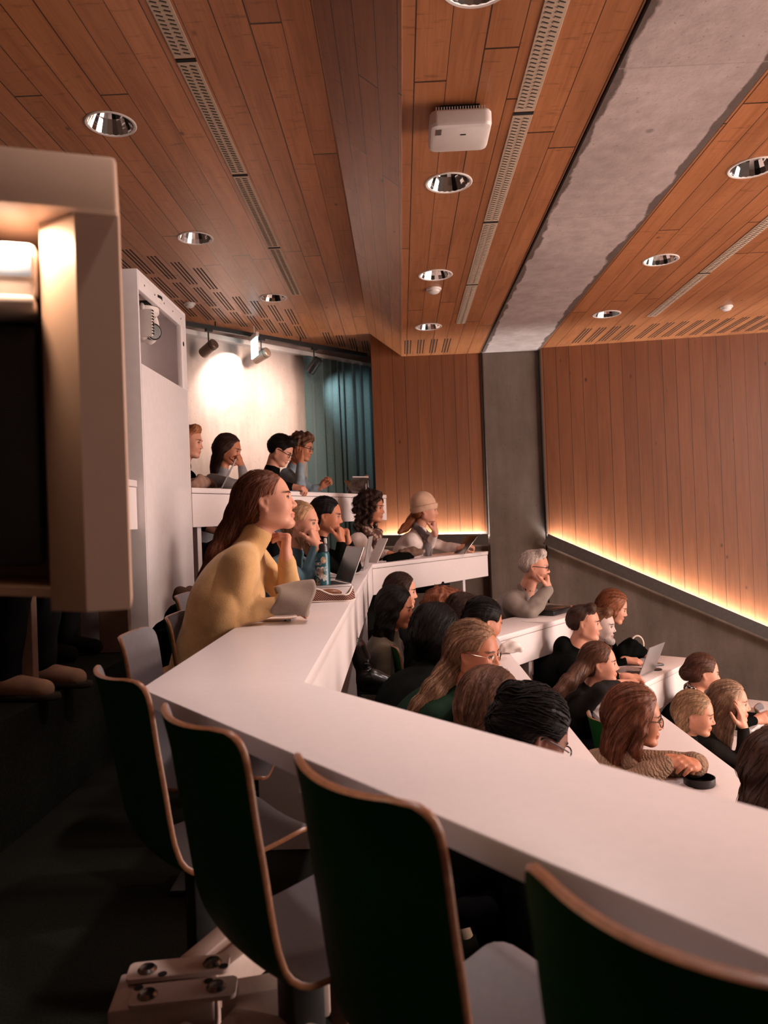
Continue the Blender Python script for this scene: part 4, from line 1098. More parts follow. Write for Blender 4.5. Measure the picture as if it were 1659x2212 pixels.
def person(label, head, yaw, pitch=0, roll=0, s=1.0, skin='fair', fem=True, pelvis=None, lean=.18, tyaw=None, floor=0., arms=(None, None),
           hair=None, top=None, pants=(.012, .012, .014), vox=.0065, neck=(0, 0), seed=1, glasses=None, extra=None, shw=None, shoes=(.015, .013, .012), hands=True):
    """head: world position of the head centre. arms: (left, right) dicts with wrist w, fingers f, palm p, pose, elbow hint e"""
    H = np.array(head, float)
    if H[0] > .6 and abs(yaw) < 15: yaw -= .9*math.degrees(math.atan2(H[0], H[1]))   # everyone looks at the middle of the stage
    T = Fr(H, rot3(yaw, pitch, roll), s)
    tyaw = yaw if tyaw is None else tyaw
    hf = np.array([math.cos(math.radians(tyaw)), math.sin(math.radians(tyaw)), 0]); hl = np.array([-hf[1], hf[0], 0])
    yf = np.array([math.cos(math.radians(yaw)), math.sin(math.radians(yaw)), 0])
    Nk = H-yf*(.055+.0+neck[0])*s+V3(0, 0, -.205-neck[1])*s-hf*lean*.12
    if pelvis is None: Pv = V3(*(Nk-hf*lean)); Pv[2] = floor+.50
    else: Pv = np.array(pelvis, float)
    tup = _n(Nk-Pv); tf = _n(hf-tup*(hf@tup)); tl = np.cross(tup, tf)
    shw = shw or (.158 if fem else .185)
    SL = Nk-tup*.055*s+tl*shw*s+tf*.01; SR = Nk-tup*.055*s-tl*shw*s+tf*.01
    U, Fo = .285*s, .245*s
    A = []
    for i, a in enumerate(arms):
        S = SL if i == 0 else SR; sg = 1 if i == 0 else -1
        if a is None:
            W = S+tf*.22*s+V3(0, 0, -.36)*s+tl*sg*-.03; a = dict(f=hf*.9+V3(0, 0, -.3), p=-V3(0, 0, 1)-tl*sg*.3, pose='relax', hide=True)
        else: W = np.array(a['w'], float)
        e = np.array(a.get('e', tl*sg*.5-tf*.2+V3(0, 0, -1.)), float)
        dv = W-S; D = np.linalg.norm(dv); u, f_ = U, Fo
        if D > (u+f_)*.985: k = D/((u+f_)*.985); u *= k; f_ *= k
        if D < abs(u-f_)+.03: D = abs(u-f_)+.03
        dn = _n(dv); x = (u*u-f_*f_+D*D)/(2*D); hh = math.sqrt(max(0, u*u-x*x)); pe = _n(e-dn*(e@dn))
        El = S+dn*x+pe*hh
        if 'el' in a: El = np.array(a['el'], float)
        A.append((S, El, W, a, sg))
    # --- body: one continuous skin surface
    pts = np.array([H, Nk, Pv, SL, SR]+[q for a in A for q in (a[1], a[2])])
    v = Vol(pts.min(0)-.24, pts.max(0)+.24, vox)
    Pb = Pv+V3(0, 0, .02)
    v.chain([Pb, Pb+(Nk-Pb)*.5, Nk-tup*.12], [.09*s, .08*s, .058*s], .04)
    v.cap(SL, SR, .034*s, .034*s, .03)
    nb = T((-.022, 0, -.075)); v.cap(nb, Nk+tf*.0, (.046 if fem else .054)*s, (.056 if fem else .064)*s, .03*s)
    for (S, El, W, a, sg) in A:
        v.cap(Nk-tup*.03*s, S, .024*s, .034*s, .02)
        v.chain([S, S+(El-S)*.5, El], [.042*s, .038*s, .032*s], .015); v.chain([El, El+(W-El)*.35, W], [.033*s, .034*s, .0235*s], .012)
        if hands: hand(v, W, a['f'], a['p'], i == 1 if False else sg < 0, a.get('pose', 'relax'), s*(1.0 if fem else 1.08))
    head_sdf(v, T, s, fem, True)
    P, Q = v.mesh(1)
    base = np.array(SKIN[skin] if isinstance(skin, str) else skin)*.84
    lp = T.inv(P); colr = np.tile(base, (len(P), 1))
    def blend(m, c):
        m = np.clip(m, 0, 1)[:, None]; colr[:] = colr*(1-m)+np.array(c)*m
    def blob(c, r): return 1.25-np.sqrt((((lp-np.array(c))/np.array(r))**2).sum(1))
    hc = np.array(hair['col'] if hair else (.2, .12, .08))
    for sg in (1, -1):
        blend(.08*np.clip(blob((.07, sg*.04, -.03), (.03, .025, .025))*2, 0, 1), base*np.array((1.05, .72, .66)))
        bm = np.clip(2.6*np.maximum(blob((.084, sg*.028, .0195), (.022, .015, .0050)), blob((.074, sg*.046, .0205), (.022, .014, .0046))), 0, 1); blend(bm*.85, hc*.45+base*.04)
        blend(.95*np.clip(blob((.088, sg*.035, .0035), (.016, .018, .0062 if vox > .005 else .005))*1.8, 0, 1), hc*.2); blend(.35*np.clip(blob((.085, sg*.034, -.002), (.016, .020, .014))*1.5, 0, 1), base*np.array((.5, .36, .34)))
    blend(.8*np.clip(2*blob((.095, 0, -.068), (.016, .022, .0105)), 0, 1), base*np.array((.82, .46, .44)))
    if not fem and hair and hair.get('stubble'): blend(.35*np.clip(blob((.05, 0, -.085), (.07, .07, .035))*2, 0, 1), hc*.6+base*.2)
    Bp = Matrix.Translation(Vector((Pv[0], Pv[1], floor)))
    body = np_obj('person', P, Q, M['skin'], None, Bp, col=colr)
    tag(body, label, 'person')
    # --- eyes
    for sg in (1, -1):
        mb = MB([M['eye_white'], M['iris']]); c = T((.0765, sg*.032, .0005)); R3 = Matrix([list(r_) for r_ in T.R])
        mb.ell(c, (.0122*s,)*3, R3, nu=14, nv=10); ic = T((.0842, sg*.0325, .0003)); mb.ell(ic, (.0055*s, .0066*s, .0062*s), R3, m=1, nu=12, nv=8)
        obj('eye', mb, body)
    # --- eyebrows and lash lines laid on the skin surface
    fm = lp[:, 0] > .045; fl, fP = lp[fm], lp[fm]
    def onface(y, z):
        m = (np.abs(fl[:, 1]-y) < .0055) & (np.abs(fl[:, 2]-z) < .0045)
        return None if not m.any() else np.median(np.sort(fl[m, 0])[-4:])
    for sg in (1, -1):
        for nm, ys, zf, r, lift_, mt in (('eyebrow', np.linspace(.014, .052, 8), lambda t: .0205+.0035*math.sin(PI*min(1, t*.75))-.004*t*t, (.0026, .0034, .0014), .0004, hair_mat(tuple(float(c*.55) for c in hc), 1.2)),
                                         ('eyelash', np.linspace(.0185, .0475, 8), lambda t: .0022+.0030*math.sin(PI*t)-.001*t, (.0009, .0017, .0012), .0004, M['iris'])):
            pts_ = []
            for i, y in enumerate(ys):
                t = i/(len(ys)-1); x = onface(sg*y, zf(t))
                if x is not None: pts_.append(Vector(T((x+lift_, sg*y, zf(t)))))
            if len(pts_) > 3:
                n_ = len(pts_); obj(nm, MB(mt).tube(pts_, [float(np.interp(i/(n_-1), (0, .45, 1), r))*s for i in range(n_)], 6), body)
    torso = (Nk, SL, SR, tup, tf)
    if hair and hair['style'] != 'none': make_hair(body, T, s, hair, torso, seed, hair.get('h', max(.005, vox*.9)))
    # --- clothes
    c = top or {}; tm = cloth_mat(c.get('kind', 'plain'), c['col'], c.get('col2')); e = c.get('thick', .008)
    h2 = c.get('h', max(.0075, vox*1.1))
    v = Vol(np.minimum(pts.min(0), Pv-.2)-.16, np.maximum(pts.max(0), Pv+.15)+.14, h2)
    bw_ = (.095 if fem else .11)
    for sg in (1, -1):
        v.chain([Pv+tl*sg*.085*s-V3(0, 0, .06), Pv+(Nk-Pv)*.3+tl*sg*.06*s, Pv+(Nk-Pv)*.62+tl*sg*bw_*.82*s, Nk-tup*.10*s+tl*sg*bw_*.85*s], [(.115+e)*s, (.088+e)*s, (.092+e)*s, (.078+e)*s], .06)
        if fem: v.ell(Nk-tup*.20*s+tl*sg*.07*s+tf*.075*s, [.055*s, .06*s, .06*s], np.stack([tf, tl, tup], 1), .04)
        v.cap(Nk-tup*.025*s+tl*sg*.035*s, (SL if sg > 0 else SR), (.034+e)*s, (.048+e)*s, .04)
    bk = c.get('back', 0.012); v.ell(Pv+(Nk-Pv)*.62-tf*.03, [(.085+e+bk)*s, (.15+e)*s, .17*s], np.stack([tf, tl, tup], 1), .06)
    for (S, El, W, a, sg) in A:
        cuff = a.get('cuff', .0); fd = _n(W-El)
        v.cap(S, S+(El-S)*.3, (.050+e)*s, (.049+e)*s, .03); v.chain([S+(El-S)*.3, S+(El-S)*.75, El], [(.048+e)*s, (.040+e)*s, (.036+e)*s], .005)
        end = W-fd*(.012+cuff)*s if not c.get('short') else El
        if a.get('bare', 0): end = El+fd*Fo*(1-a['bare'])
        v.chain([El, El+(end-El)*.4, end], [(.037+e)*s, (.036+e)*s, (.026+e*.8)*s], .008)
        v.half(end+fd*.001, fd, .004) if False else None
    nd = _n(nb-Nk)
    ck = c.get('neck', 'crew')
    if ck == 'turtle': v.cap(Nk-nd*.01, Nk+nd*.055*s, (.058+e*.4)*s, (.055+e*.3)*s, .025)
    elif ck == 'collar': v.cap(Nk, Nk+nd*.05*s, (.066+e)*s, (.061+e*.8)*s, .012)
    elif ck == 'hood': v.cap(Nk, Nk+nd*.02*s, .07*s, .07*s, .02); v.ell(Nk-tf*.085+V3(0, 0, .01), [.06*s, .10*s, .07*s], np.stack([tf, tl, tup], 1), .03)
    elif ck == 'none': pass
    else: v.cap(Nk-nd*.02, Nk+nd*.030*s, (.066+e*.6)*s, (.064+e*.4)*s, .02)
    P, Q = v.mesh(1); Nn = vnormals(P, Q)
    # folds gather near the elbows and the waist
    wgt = np.full(len(P), .25)
    for (S, El, W, a, sg) in A: wgt = np.maximum(wgt, np.exp(-(np.linalg.norm(P-El, axis=1)/.13)**2))
    wgt = np.maximum(wgt, .6*np.exp(-(np.linalg.norm(P-(Pv+(Nk-Pv)*.25), axis=1)/.2)**2))
    P = P+(wrinkle(P, Nn, c.get('fold', .010), seed)-P)*wgt[:, None]
    topo = np_obj(c.get('name', 'sweater'), P, Q, tm, body, Bp)
    if c.get('label'): topo['label'] = c['label']
    # trousers and shoes
    hfl = np.array([hf[0], hf[1], 0]); lo_ = np.minimum(Pv, Pv+hfl*.5); hi_ = np.maximum(Pv, Pv+hfl*.5)
    lo_ = lo_-.24; hi_ = hi_+.24; lo_[2] = floor-.02; hi_[2] = Pv[2]+.16
    v = Vol(lo_, hi_, .013); sh = Vol(lo_, hi_, .009); sw = Vol(lo_, hi_, .013)
    for sg in (1, -1):
        hp_ = Pv+hl*sg*.085*s-V3(0, 0, .03); kn = Pv+hfl*.40*s+hl*sg*.10*s; kn[2] = max(floor+.44, Pv[2]-.04); ft = Pv+hfl*.36*s+hl*sg*.11*s; ft[2] = floor+.10
        v.chain([hp_, kn, ft], [.088*s, .066*s, .052*s], .03)
        a_ = ft.copy(); a_[2] = floor+.06; b_ = ft+hfl*.16; b_[2] = floor+.042
        sh.cap(a_, b_, .048, .040, .02); a2 = ft-hfl*.02; a2[2] = floor+.09; sh.cap(a_, a2, .045, .043, .02)
    v.ell(Pv-V3(0, 0, .02), (.14*s, .15*s, .11*s), None, .05)
    P, Q = v.mesh(1); np_obj('trousers', wrinkle(P, vnormals(P, Q), .006, seed), Q, cloth_mat('plain', pants), body, Bp)
    P, Q = sh.half(V3(0, 0, floor+.003), V3(0, 0, -1)).mesh(1); np_obj('shoes', P, Q, cloth_mat('plain', shoes), body, Bp)
    # glasses
    if glasses:
        gm = M['frame_gold'] if glasses == 'gold' else M['frame_dark']; r = .0011 if glasses == 'gold' else .0022; mb = MB([gm, M['lens']])
        for sg in (1, -1):
            pl = [T((.1035-.008*(abs(math.sin(a)) if False else abs(.033*math.cos(a)*sg+.033)/.06), sg*(.034+.0225*math.cos(a)), -.004+.0185*math.sin(a))) for a in np.linspace(0, 2*PI, 25)]
            mb.tube([Vector(q) for q in pl], r*s, 6)
            mb.tube([Vector(T(q)) for q in ((.094, sg*.057, .002), (.05, sg*.079, .006), (-.005, sg*.083, .008), (-.018, sg*.08, -.008))], r*s, 6)
            mb.raw(pl[:-1], [list(range(24))], 1)
        mb.tube([Vector(T(q)) for q in ((.102, -.012, 0), (.106, 0, .004), (.102, .012, 0))], r*s, 6)
        obj('glasses', mb, body)
    inf = dict(body=body, T=T, N=Nk, SL=SL, SR=SR, tup=tup, tf=tf, tl=tl, A=A, Pv=Pv, Bp=Bp)
    if extra: extra(inf)
    return inf
# ------------------------------------------------------------ the audience
def ring_scarf(kind, c1, c2=None, r=.085, th=.034, drop=.12, label=None, name='scarf'):
    def fn(I):
        Nk, tf, tl, tup = I['N'], I['tf'], I['tl'], I['tup']; c = Nk+tup*.045+tf*.015
        v = Vol(c-.26-V3(0, 0, drop), c+.22, .007); pts = []
        for k in range(17):
            a = 2*PI*k/16; pts.append(c+tf*(r*.95*math.cos(a)+.012)+tl*r*math.sin(a)+tup*(-.03*math.cos(a)+.008*math.sin(3*a)))
        v.chain(pts, [th*(.9+.2*math.sin(k*2.1)) for k in range(17)], .015)
        v.chain([p-tup*.03+tf*.008 for p in pts[2:-2]], [th*.85]*13, .01) if False else None
        if drop:
            p0 = c+tf*(r+.01)-tup*.02
            for sg in (.35, -.5): v.chain([p0+tl*sg*.05, p0+tl*sg*.09-V3(0, 0, drop*.5)+tf*.015, p0+tl*sg*.10-V3(0, 0, drop)+tf*.005], [th, th*1.05, th*.8], .02)
        P, Q = v.mesh(1); P = wrinkle(P, vnormals(P, Q), .006, 3, 1.5)
        o = np_obj(name, P, Q, cloth_mat(kind, c1, c2), I['body'], I['Bp'])
        if label: o['label'] = label
    return fn
def beanie(I):
    T = I['T']; m = cloth_mat('knit', (.60, .38, .265))
    for nm, gr, z0, z1 in (('beanie', .0, .012, .2), ('beanie_cuff', .013, -.008, .044)):
        v = Vol(T.o-.2, T.o+.22, .005)
        v.ell(T((-.022, 0, .045)), [(.116+gr)*T.s, (.094+gr)*T.s, (.112+gr)*T.s], T.R, .0)
        if nm == 'beanie': v.ell(T((-.04, 0, .10)), [.085*T.s, .075*T.s, .065*T.s], T.R, .05)
        up = T.R@_n((-.22, 0, .98)); v.half(T((0, 0, z0)), -up, .004)
        if nm == 'beanie_cuff': v.half(T((0, 0, z1)), up, .006)
        v.ell(T((-.02, 0, .02)), [.098*T.s, .078*T.s, .105*T.s], T.R, .002, True) if False else None
        P, Q = v.mesh(1); np_obj(nm, P, Q, m, I['body'], I['Bp'])
def multi(*f):
    def g(I):
        for q in f: q(I)
    return g
def chain_piece(name, pts, rs, mat, h=.006, k=.02, label=None):
    def fn(I):
        p = np.array(pts); v = Vol(p.min(0)-max(rs)-.03, p.max(0)+max(rs)+.03, h); v.chain(list(p), rs, k); P, Q = v.mesh(1)
        o = np_obj(name, P, Q, mat, I['body'], I['Bp'])
        if label: o['label'] = label
    return fn
def cuff_piece(i, mat, r=.036, L=.06, name='cuff', off=.0):
    def fn(I):
        S, El, W, a, sg = I['A'][i]; d = _n(W-El); v = Vol(W-.14, W+.14, .005); b = W-d*off
        v.cap(b-d*L, b, r, r*.94, .01); v.half(b+d*.004, d, .006); P, Q = v.mesh(1); np_obj(name, P, Q, mat, I['body'], I['Bp'])
    return fn
def watch(i, mat, face=None):
    def fn(I):
        S, El, W, a, sg = I['A'][i]; d = _n(W-El); R = frame(d); R2 = Matrix((R.col[1], R.col[2], R.col[0])).transposed(); c = W-d*.015
        mb = MB(mat).lathe([(.027, -.009), (.0295, -.008), (.0295, .008), (.027, .009)], c, 20, R=R2); obj('watch', mb, I['body'])
    return fn
def shirt_front(col, kind='plain', col2=None):
    def fn(I):
        Nk, tf, tl, tup = I['N'], I['tf'], I['tl'], I['tup']; v = Vol(Nk-.3, Nk+.25, .007)
        v.cap(Nk-tup*.01, Nk+_n(I['T']((-.022, 0, -.075))-Nk)*.045, .070, .066, .01)
        for q in range(5): v.ell(Nk+tf*(.082+.008*q)-tup*(.03+.045*q), [.035, .036-.004*q, .05], np.stack([tf, tl, tup], 1), .02)
        P, Q = v.mesh(1); np_obj('shirt', P, Q, cloth_mat(kind, col, col2), I['body'], I['Bp'])
    return fn

def lapels(I):
    Nk, tf, tl, tup = I['N'], I['tf'], I['tl'], I['tup']; v = Vol(Nk-.35, Nk+.2, .006)
    for sg in (1, -1):
        v.chain([Nk-tf*.065+tl*sg*.02*1+tup*.035, Nk-tf*.02+tl*sg*.078+tup*.025, Nk+tf*.06+tl*sg*.072-tup*.05, Nk+tf*.108+tl*sg*.05-tup*.15, Nk+tf*.118+tl*sg*.02-tup*.27], [.022, .022, .022, .020, .014], .01)
    P, Q = v.mesh(1); np_obj('lapel', P, Q, cloth_mat('plain', (.17, .135, .118)), I['body'], I['Bp'])
def sneaker(I):
    Pv = I['Pv']; yaw = math.radians(-10); hf = V3(math.cos(yaw), math.sin(yaw), 0); hl = V3(-hf[1], hf[0], 0)
    for sg in (1, -1):
        ft = Pv+hf*.36+hl*sg*.11; ft[2] = .45; a = ft-hf*.035; b = ft+hf*.185
        v = Vol(np.minimum(a, b)-.1, np.maximum(a, b)+.1, .006); v.chain([a+V3(0, 0, .012), ft+hf*.09+V3(0, 0, .012), b+V3(0, 0, .014)], [.046, .046, .042], .01); v.half(V3(0, 0, .478), V3(0, 0, 1), .004); v.half(V3(0, 0, .453), V3(0, 0, -1), .003)
        P, Q = v.mesh(1); np_obj('sole', P, Q, cloth_mat('plain', (.030, .022, .016)), I['body'], I['Bp'])
        mb = MB(cloth_mat('plain', (.07, .045, .03)))
        for k in range(5):
            c = ft+hf*(.03+.026*k)+V3(0, 0, .105-.010*k); d_ = hl*.026+hf*.012*(1 if k % 2 else -1); mb.tube([Vector(c-d_-V3(0, 0, .008)), Vector(c+V3(0, 0, .004)), Vector(c+d_-V3(0, 0, .008))], .0035, 6)
        for q in (1, -1):
            c = ft+hf*.015+V3(0, 0, .118); mb.tube([Vector(c+hl*q*(.008+.032*math.sin(t))+hf*.03*math.sin(t)*math.cos(t)+V3(0, 0, .022*math.sin(2*t))) for t in np.linspace(0, 3.0, 9)], .0035, 6)
        obj('shoelace', mb, I['body'])
HB = (.0055, .004, .0035)       # near black hair
AUB, BRN, DBR, BLO, GIN, RED = (.125, .040, .018), (.095, .042, .022), (.028, .013, .009), (.36, .20, .105), (.30, .11, .045), (.22, .070, .026)
BLK = (.0035, .004, .0035)

# --- row of the near desk
def px3(*l): return [at(u, v_, Y) for u, v_, Y in l]
def yellow_extra(I):
    knit = cloth_mat('knit', (.60, .37, .165))
    cuff_piece(0, knit, .039, .075, off=.018)(I)
    # ribbed hem of the sweater and the crossed leg with its boot under the desk
    Pv, tl, tf = I['Pv'], I['tl'], I['tf']
    v = Vol(Pv-.3, Pv+.3, .008)
    for sg in (1, -1): v.cap(Pv+tl*sg*.06-V3(0, 0, .08), Pv+tl*sg*.06+V3(0, 0, .06), .135, .125, .05)
    v.half(Pv+V3(0, 0, .07), V3(0, 0, 1), .01); v.half(Pv-V3(0, 0, .10), V3(0, 0, -1), .01)
    P, Q = v.mesh(1); o = np_obj('hem', P, Q, cloth_mat('knit', (.53, .30, .14)), I['body'], I['Bp'])
M['boot'] = plain('black polished leather', (.010, .009, .008), .28, spec=.6, var=.2)
Hh = at(577, 1084, 2.92)
Yw = dict(w=at(618, 1206, 2.97), f=(.06, -.05, 1), p=(-1, -.05, .1), pose='under', el=at(630, 1296, 3.10), cuff=.0)
Yr = dict(w=at(606, 1306, 2.84), f=(.95, .2, -.05), p=(.1, .2, -1), pose='fist', el=at(518, 1322, 2.80))
person('woman in a yellow knitted sweater resting her chin on her hand, nearest face', Hh, 4, -8, -3, .98, 'pink', lean=.24, tyaw=4, neck=(-.01, -.035), arms=(Yw, Yr), vox=.0042, seed=3,
       hair=dict(style='tail', col=AUB, lite=2.0, vol=.007, tail=px3((540, 1070, 2.93), (520, 1112, 2.93), (496, 1155, 2.91), (470, 1200, 2.88), (450, 1250, 2.87), (434, 1300, 2.87), (425, 1350, 2.87), (420, 1385, 2.87)), tailr=(.055, .032, .012), ns=420, sl=.22, h=.0045, lift=.006),
       top=dict(kind='knit', col=(.60, .36, .16), neck='turtle', h=.006, thick=.010, name='sweater', back=0.0), extra=yellow_extra)
def blue_extra(I):
    Pv, tl, tf = I['Pv'], I['tl'], I['tf']
    b0 = at(777, 1426, 3.95); b1 = at(781, 1468, 3.95); b2 = at(836, 1474, 3.90)
    v = Vol(np.min([b0, b1, b2], 0)-.14, np.max([b0, b1, b2], 0)+.14, .006)
    v.chain([b0+V3(-.02, 0, .06), b0, b1], [.058, .055, .052], .02); v.chain([b1, b1*.5+b2*.5+V3(0, 0, .012), b2], [.05, .046, .036], .02)
    v.chain([b1-V3(.02, 0, .035), b2-V3(-.005, 0, .028)], [.040, .036], .01); P, Q = v.mesh(1)
    o = np_obj('boot', P, Q, M['boot'], I['body'], I['Bp']); o['label'] = 'black laced boot of the crossed leg'
    mb = MB(M['boot']); 
    for k in range(4):
        p = Vector(b1+(b2-b1)*(.12+.13*k)+V3(0, -.0, .052-.006*k)); mb.tube([p+Vector((0, -.045, -.02)), p+Vector((0, -.02, .004)), p+Vector((.01, .02, .004))], .0035, 6)
    lp_ = Vector(b0+V3(.035, -.05, -.01)); mb.tube([lp_+Vector((.03*math.cos(a), 0, .02*math.sin(a)-.02)) for a in np.linspace(0, 6.2, 14)], .003, 5)
    obj('bootlace', mb, I['body'])
    chain_piece('crossed_leg', [Pv+tf*.1-tl*.06, Pv+tf*.40-V3(0, 0, .03), b0+V3(-.05, .02, .03)], [.085, .065, .052], cloth_mat('plain', (.010, .010, .011)), .01)(I)
    watch(1, M['slot'])(I)
Hh = at(652, 1130, 4.45)
person('blonde woman in a blue sweater covering her mouth, behind the yellow sweater', Hh, -14, 4, 0, 1, 'pink', lean=.16, arms=(dict(w=at(690, 1180, 4.5), f=(-.35, -.1, .9), p=(-.9, .2, .1), pose='fist', el=at(680, 1252, 4.6)), dict(w=at(684, 1178, 4.34), f=(-.3, .2, .95), p=(-.9, .3, .1), pose='fist', el=at(664, 1252, 4.40))), seed=4,
       hair=dict(style='tail', col=BLO, vol=.010, tail=px3((640, 1120, 4.5), (650, 1160, 4.42), (668, 1190, 4.40), (682, 1218, 4.38)), tailr=(.04, .022, .014), ns=120), top=dict(kind='knit', col=(.10, .19, .235), neck='crew'), extra=blue_extra)
Hh = at(706, 1114, 5.15)
person('dark haired woman in black with both fists at her chin, tier of the near desk', Hh, -4, 8, 0, 1, 'tan', lean=.17, arms=(dict(w=at(752, 1172, 5.2), f=(-.1, 0, 1), p=(-.9, -.2, 0), pose='fist', el=at(768, 1222, 5.3)), dict(w=at(737, 1170, 5.02), f=(-.05, .15, 1), p=(-.8, .3, 0), pose='fist', el=at(736, 1228, 5.05))), seed=5,
       hair=dict(style='bun', col=HB, vol=.012, bunc=(-.125, 0, -.005), bunr=.04), top=dict(kind='plain', col=BLK, neck='turtle'))
Hh = at(803, 1097, 7.05)
person('woman with dark curly hair and a patterned scarf, below the top desk', Hh, -16, 5, 0, 1.12, 'tan', lean=.14, arms=(None, dict(w=at(838, 1196, 6.95), f=(1, 0, -.2), p=(0, 0, -1), pose='relax', el=at(800, 1196, 7.02))), seed=6,
       hair=dict(style='curly', col=DBR, len=.27, vol=.03, width=.10, drape=.05, front=1, ear=False, amp=.012, ns=240, sl=.2, lift=.012), top=dict(kind='knit', col=(.55, .44, .40), neck='crew'),
       extra=ring_scarf('print', (.40, .27, .21), (.10, .05, .04), .095, .04, .22))
Hh = at(920, 1102, 7.55)
bg = person('woman in a beige beanie and white top holding a tablet at the desk end', Hh, -6, 2, 0, 1.1, 'pink', lean=.24, tyaw=-18, arms=(dict(w=at(996, 1183, 7.6), f=(.9, -.1, .2), p=(-.1, .4, -.9), pose='curl', el=at(955, 1180, 7.75)), dict(w=at(940, 1150, 7.35), f=(-.05, .1, 1), p=(-.9, .3, 0), pose='fist', el=onz(922, 1190, .785))), seed=7,
       hair=dict(style='tail', col=RED, vol=.004, tail=px3((905, 1105, 7.6), (890, 1125, 7.6), (875, 1140, 7.5), (863, 1150, 7.45)), tailr=(.06, .045, .02), ns=120), top=dict(kind='plain', col=(.66, .55, .52), neck='crew', thick=.008), extra=multi(beanie, ring_scarf('plain', (.18, .155, .15), None, .075, .028, .2)))

# --- top row
person('ginger person in a dark vest, half hidden by the tall cabinet', at(408, 955, 5.75), 0, 8, 0, 1, 'pink', False, lean=.10, floor=.45, seed=8,
       hair=dict(style='short', col=GIN, vol=.008), top=dict(kind='plain', col=BLK, neck='hood'))
person('dark haired woman in a grey cardigan, chin on fist behind a raised laptop', at(494, 972, 6.15), -6, 14, 0, 1, 'tan', lean=.20, floor=.45, arms=(None, dict(w=at(522, 1008, 5.98), f=(-.3, .1, .95), p=(-.9, .2, -.1), pose='fist', el=at(532, 1052, 5.92))), seed=9,
       hair=dict(style='long', col=DBR, len=.26, vol=.014, width=.06, ear=False), top=dict(kind='knit', col=(.27, .25, .255), neck='crew'))
person('man with dark hair and glasses in a black shirt reading on the top desk', at(607, 974, 6.75), -6, 30, 0, 1.04, 'pink', False, lean=.36, floor=.45, arms=(None, dict(w=at(632, 1052, 6.55), f=(.95, -.1, -.15), p=(.1, .2, -1), pose='curl', el=at(578, 1045, 6.45))), seed=10, glasses='dark',
       hair=dict(style='short', col=HB, vol=.022, ns=160), top=dict(kind='plain', col=BLK, neck='collar', name='shirt'))
person('man with curly brown hair propping his head, pale blue sleeve, by the curtain', at(652, 967, 7.35), -8, 14, 0, 1.04, 'tan', False, lean=.28, floor=.45, arms=(dict(w=at(694, 1052, 7.5), f=(.7, -.1, .6), p=(-.3, -.5, -.7), pose='curl', el=at(672, 1062, 7.5)), dict(w=at(648, 1003, 7.12), f=(-.1, .25, 1), p=(.2, .9, 0), pose='flat', el=at(648, 1046, 6.98))), seed=11, glasses='dark',
       hair=dict(style='curlyshort', col=BRN, vol=.026, amp=.008, ns=200, sl=.05), top=dict(kind='plain', col=(.25, .32, .37), neck='crew', fold=.012))
for (u, v_, Y, lab, sc) in ((-42, 830, 3.15, 'person in dark trousers whose tan laced shoe shows at the left edge', (.34, .20, .13)), (40, 850, 4.0, 'person in dark trousers whose black boots show beside the wooden desk support', (.012, .011, .010))):
    person(lab, at(u, v_, Y), -10, 8, 0, 1, 'fair', False, lean=.12, floor=.45, seed=12+int(Y), hair=dict(style='short', col=DBR, vol=.012), top=dict(kind='plain', col=BLK), shoes=sc, hands=True, extra=sneaker if u < 0 else None)

# --- second tier
person('long haired brunette farthest along the second tier, forehead half covered', at(868, 1277, 5.35), -4, 6, 0, 1, 'pink', lean=.05, floor=FB, seed=15,
       hair=dict(style='long', col=DBR, len=.34, vol=.016, width=.08, ear=False, front=1), top=dict(kind='plain', col=BLK))
person('dark haired woman in an olive top slouching beside the desk support', at(856, 1312, 4.75), -10, 12, 0, 1.02, 'tan', lean=.04, floor=FB, seed=16,
       hair=dict(style='long', col=HB, len=.40, vol=.016, width=.075, ear=False, front=1), top=dict(kind='knit', col=(.095, .070, .045)))
person('person with ruffled ginger red hair, only the top of the head showing', at(958, 1322, 4.95), 30, 20, 0, 1.05, 'pink', True, lean=.25, floor=FB, seed=17,
       hair=dict(style='curlyshort', col=(.20, .062, .026), vol=.03, amp=.006, ns=220, sl=.08, lift=.012), top=dict(kind='plain', col=BLK))
person('person with dark brown hair gathered at the back, between red hair and dark bun', at(1004, 1334, 4.62), 38, 16, 0, 1.05, 'tan', True, lean=.28, floor=FB, seed=18,
       hair=dict(style='bun', col=DBR, vol=.022, bunc=(-.09, 0, .075), bunr=.045, ns=160, lift=.008), top=dict(kind='plain', col=BLK))
person('person with short dark hair, rightmost of the far heads before the desk', at(1046, 1342, 4.3), 20, 22, 0, 1, 'tan', True, lean=.30, floor=FB, seed=19,
       hair=dict(style='bun', col=HB, vol=.014, bunc=(-.1, 0, .05), bunr=.035), top=dict(kind='plain', col=BLK))
person('person with thick black hair seen from behind in a dark jumper', at(945, 1372, 3.9), 48, 8, 0, 1.12, 'tan', True, lean=.24, floor=FB, seed=20,
       hair=dict(style='half', col=HB, len=.10, vol=.03, width=.07, drape=.02, ear=False, ns=200, lift=.006), top=dict(kind='plain', col=(.007, .008, .007), neck='collar'))
person('woman with thin metal glasses and ash blonde hair in a green top', at(1026, 1408, 3.38), -30, 8, 0, 1.06, 'tan', lean=.30, floor=FB, seed=21, glasses='gold',
       hair=dict(style='tail', col=(.20, .105, .058), lite=2.0, vol=.014, tail=px3((985, 1420, 3.42), (962, 1460, 3.40), (935, 1492, 3.36), (905, 1525, 3.32), (880, 1550, 3.30)), tailr=(.05, .045, .014), ns=300, sl=.18, lift=.005), top=dict(kind='plain', col=(.012, .026, .016), neck='crew'), vox=.0055)
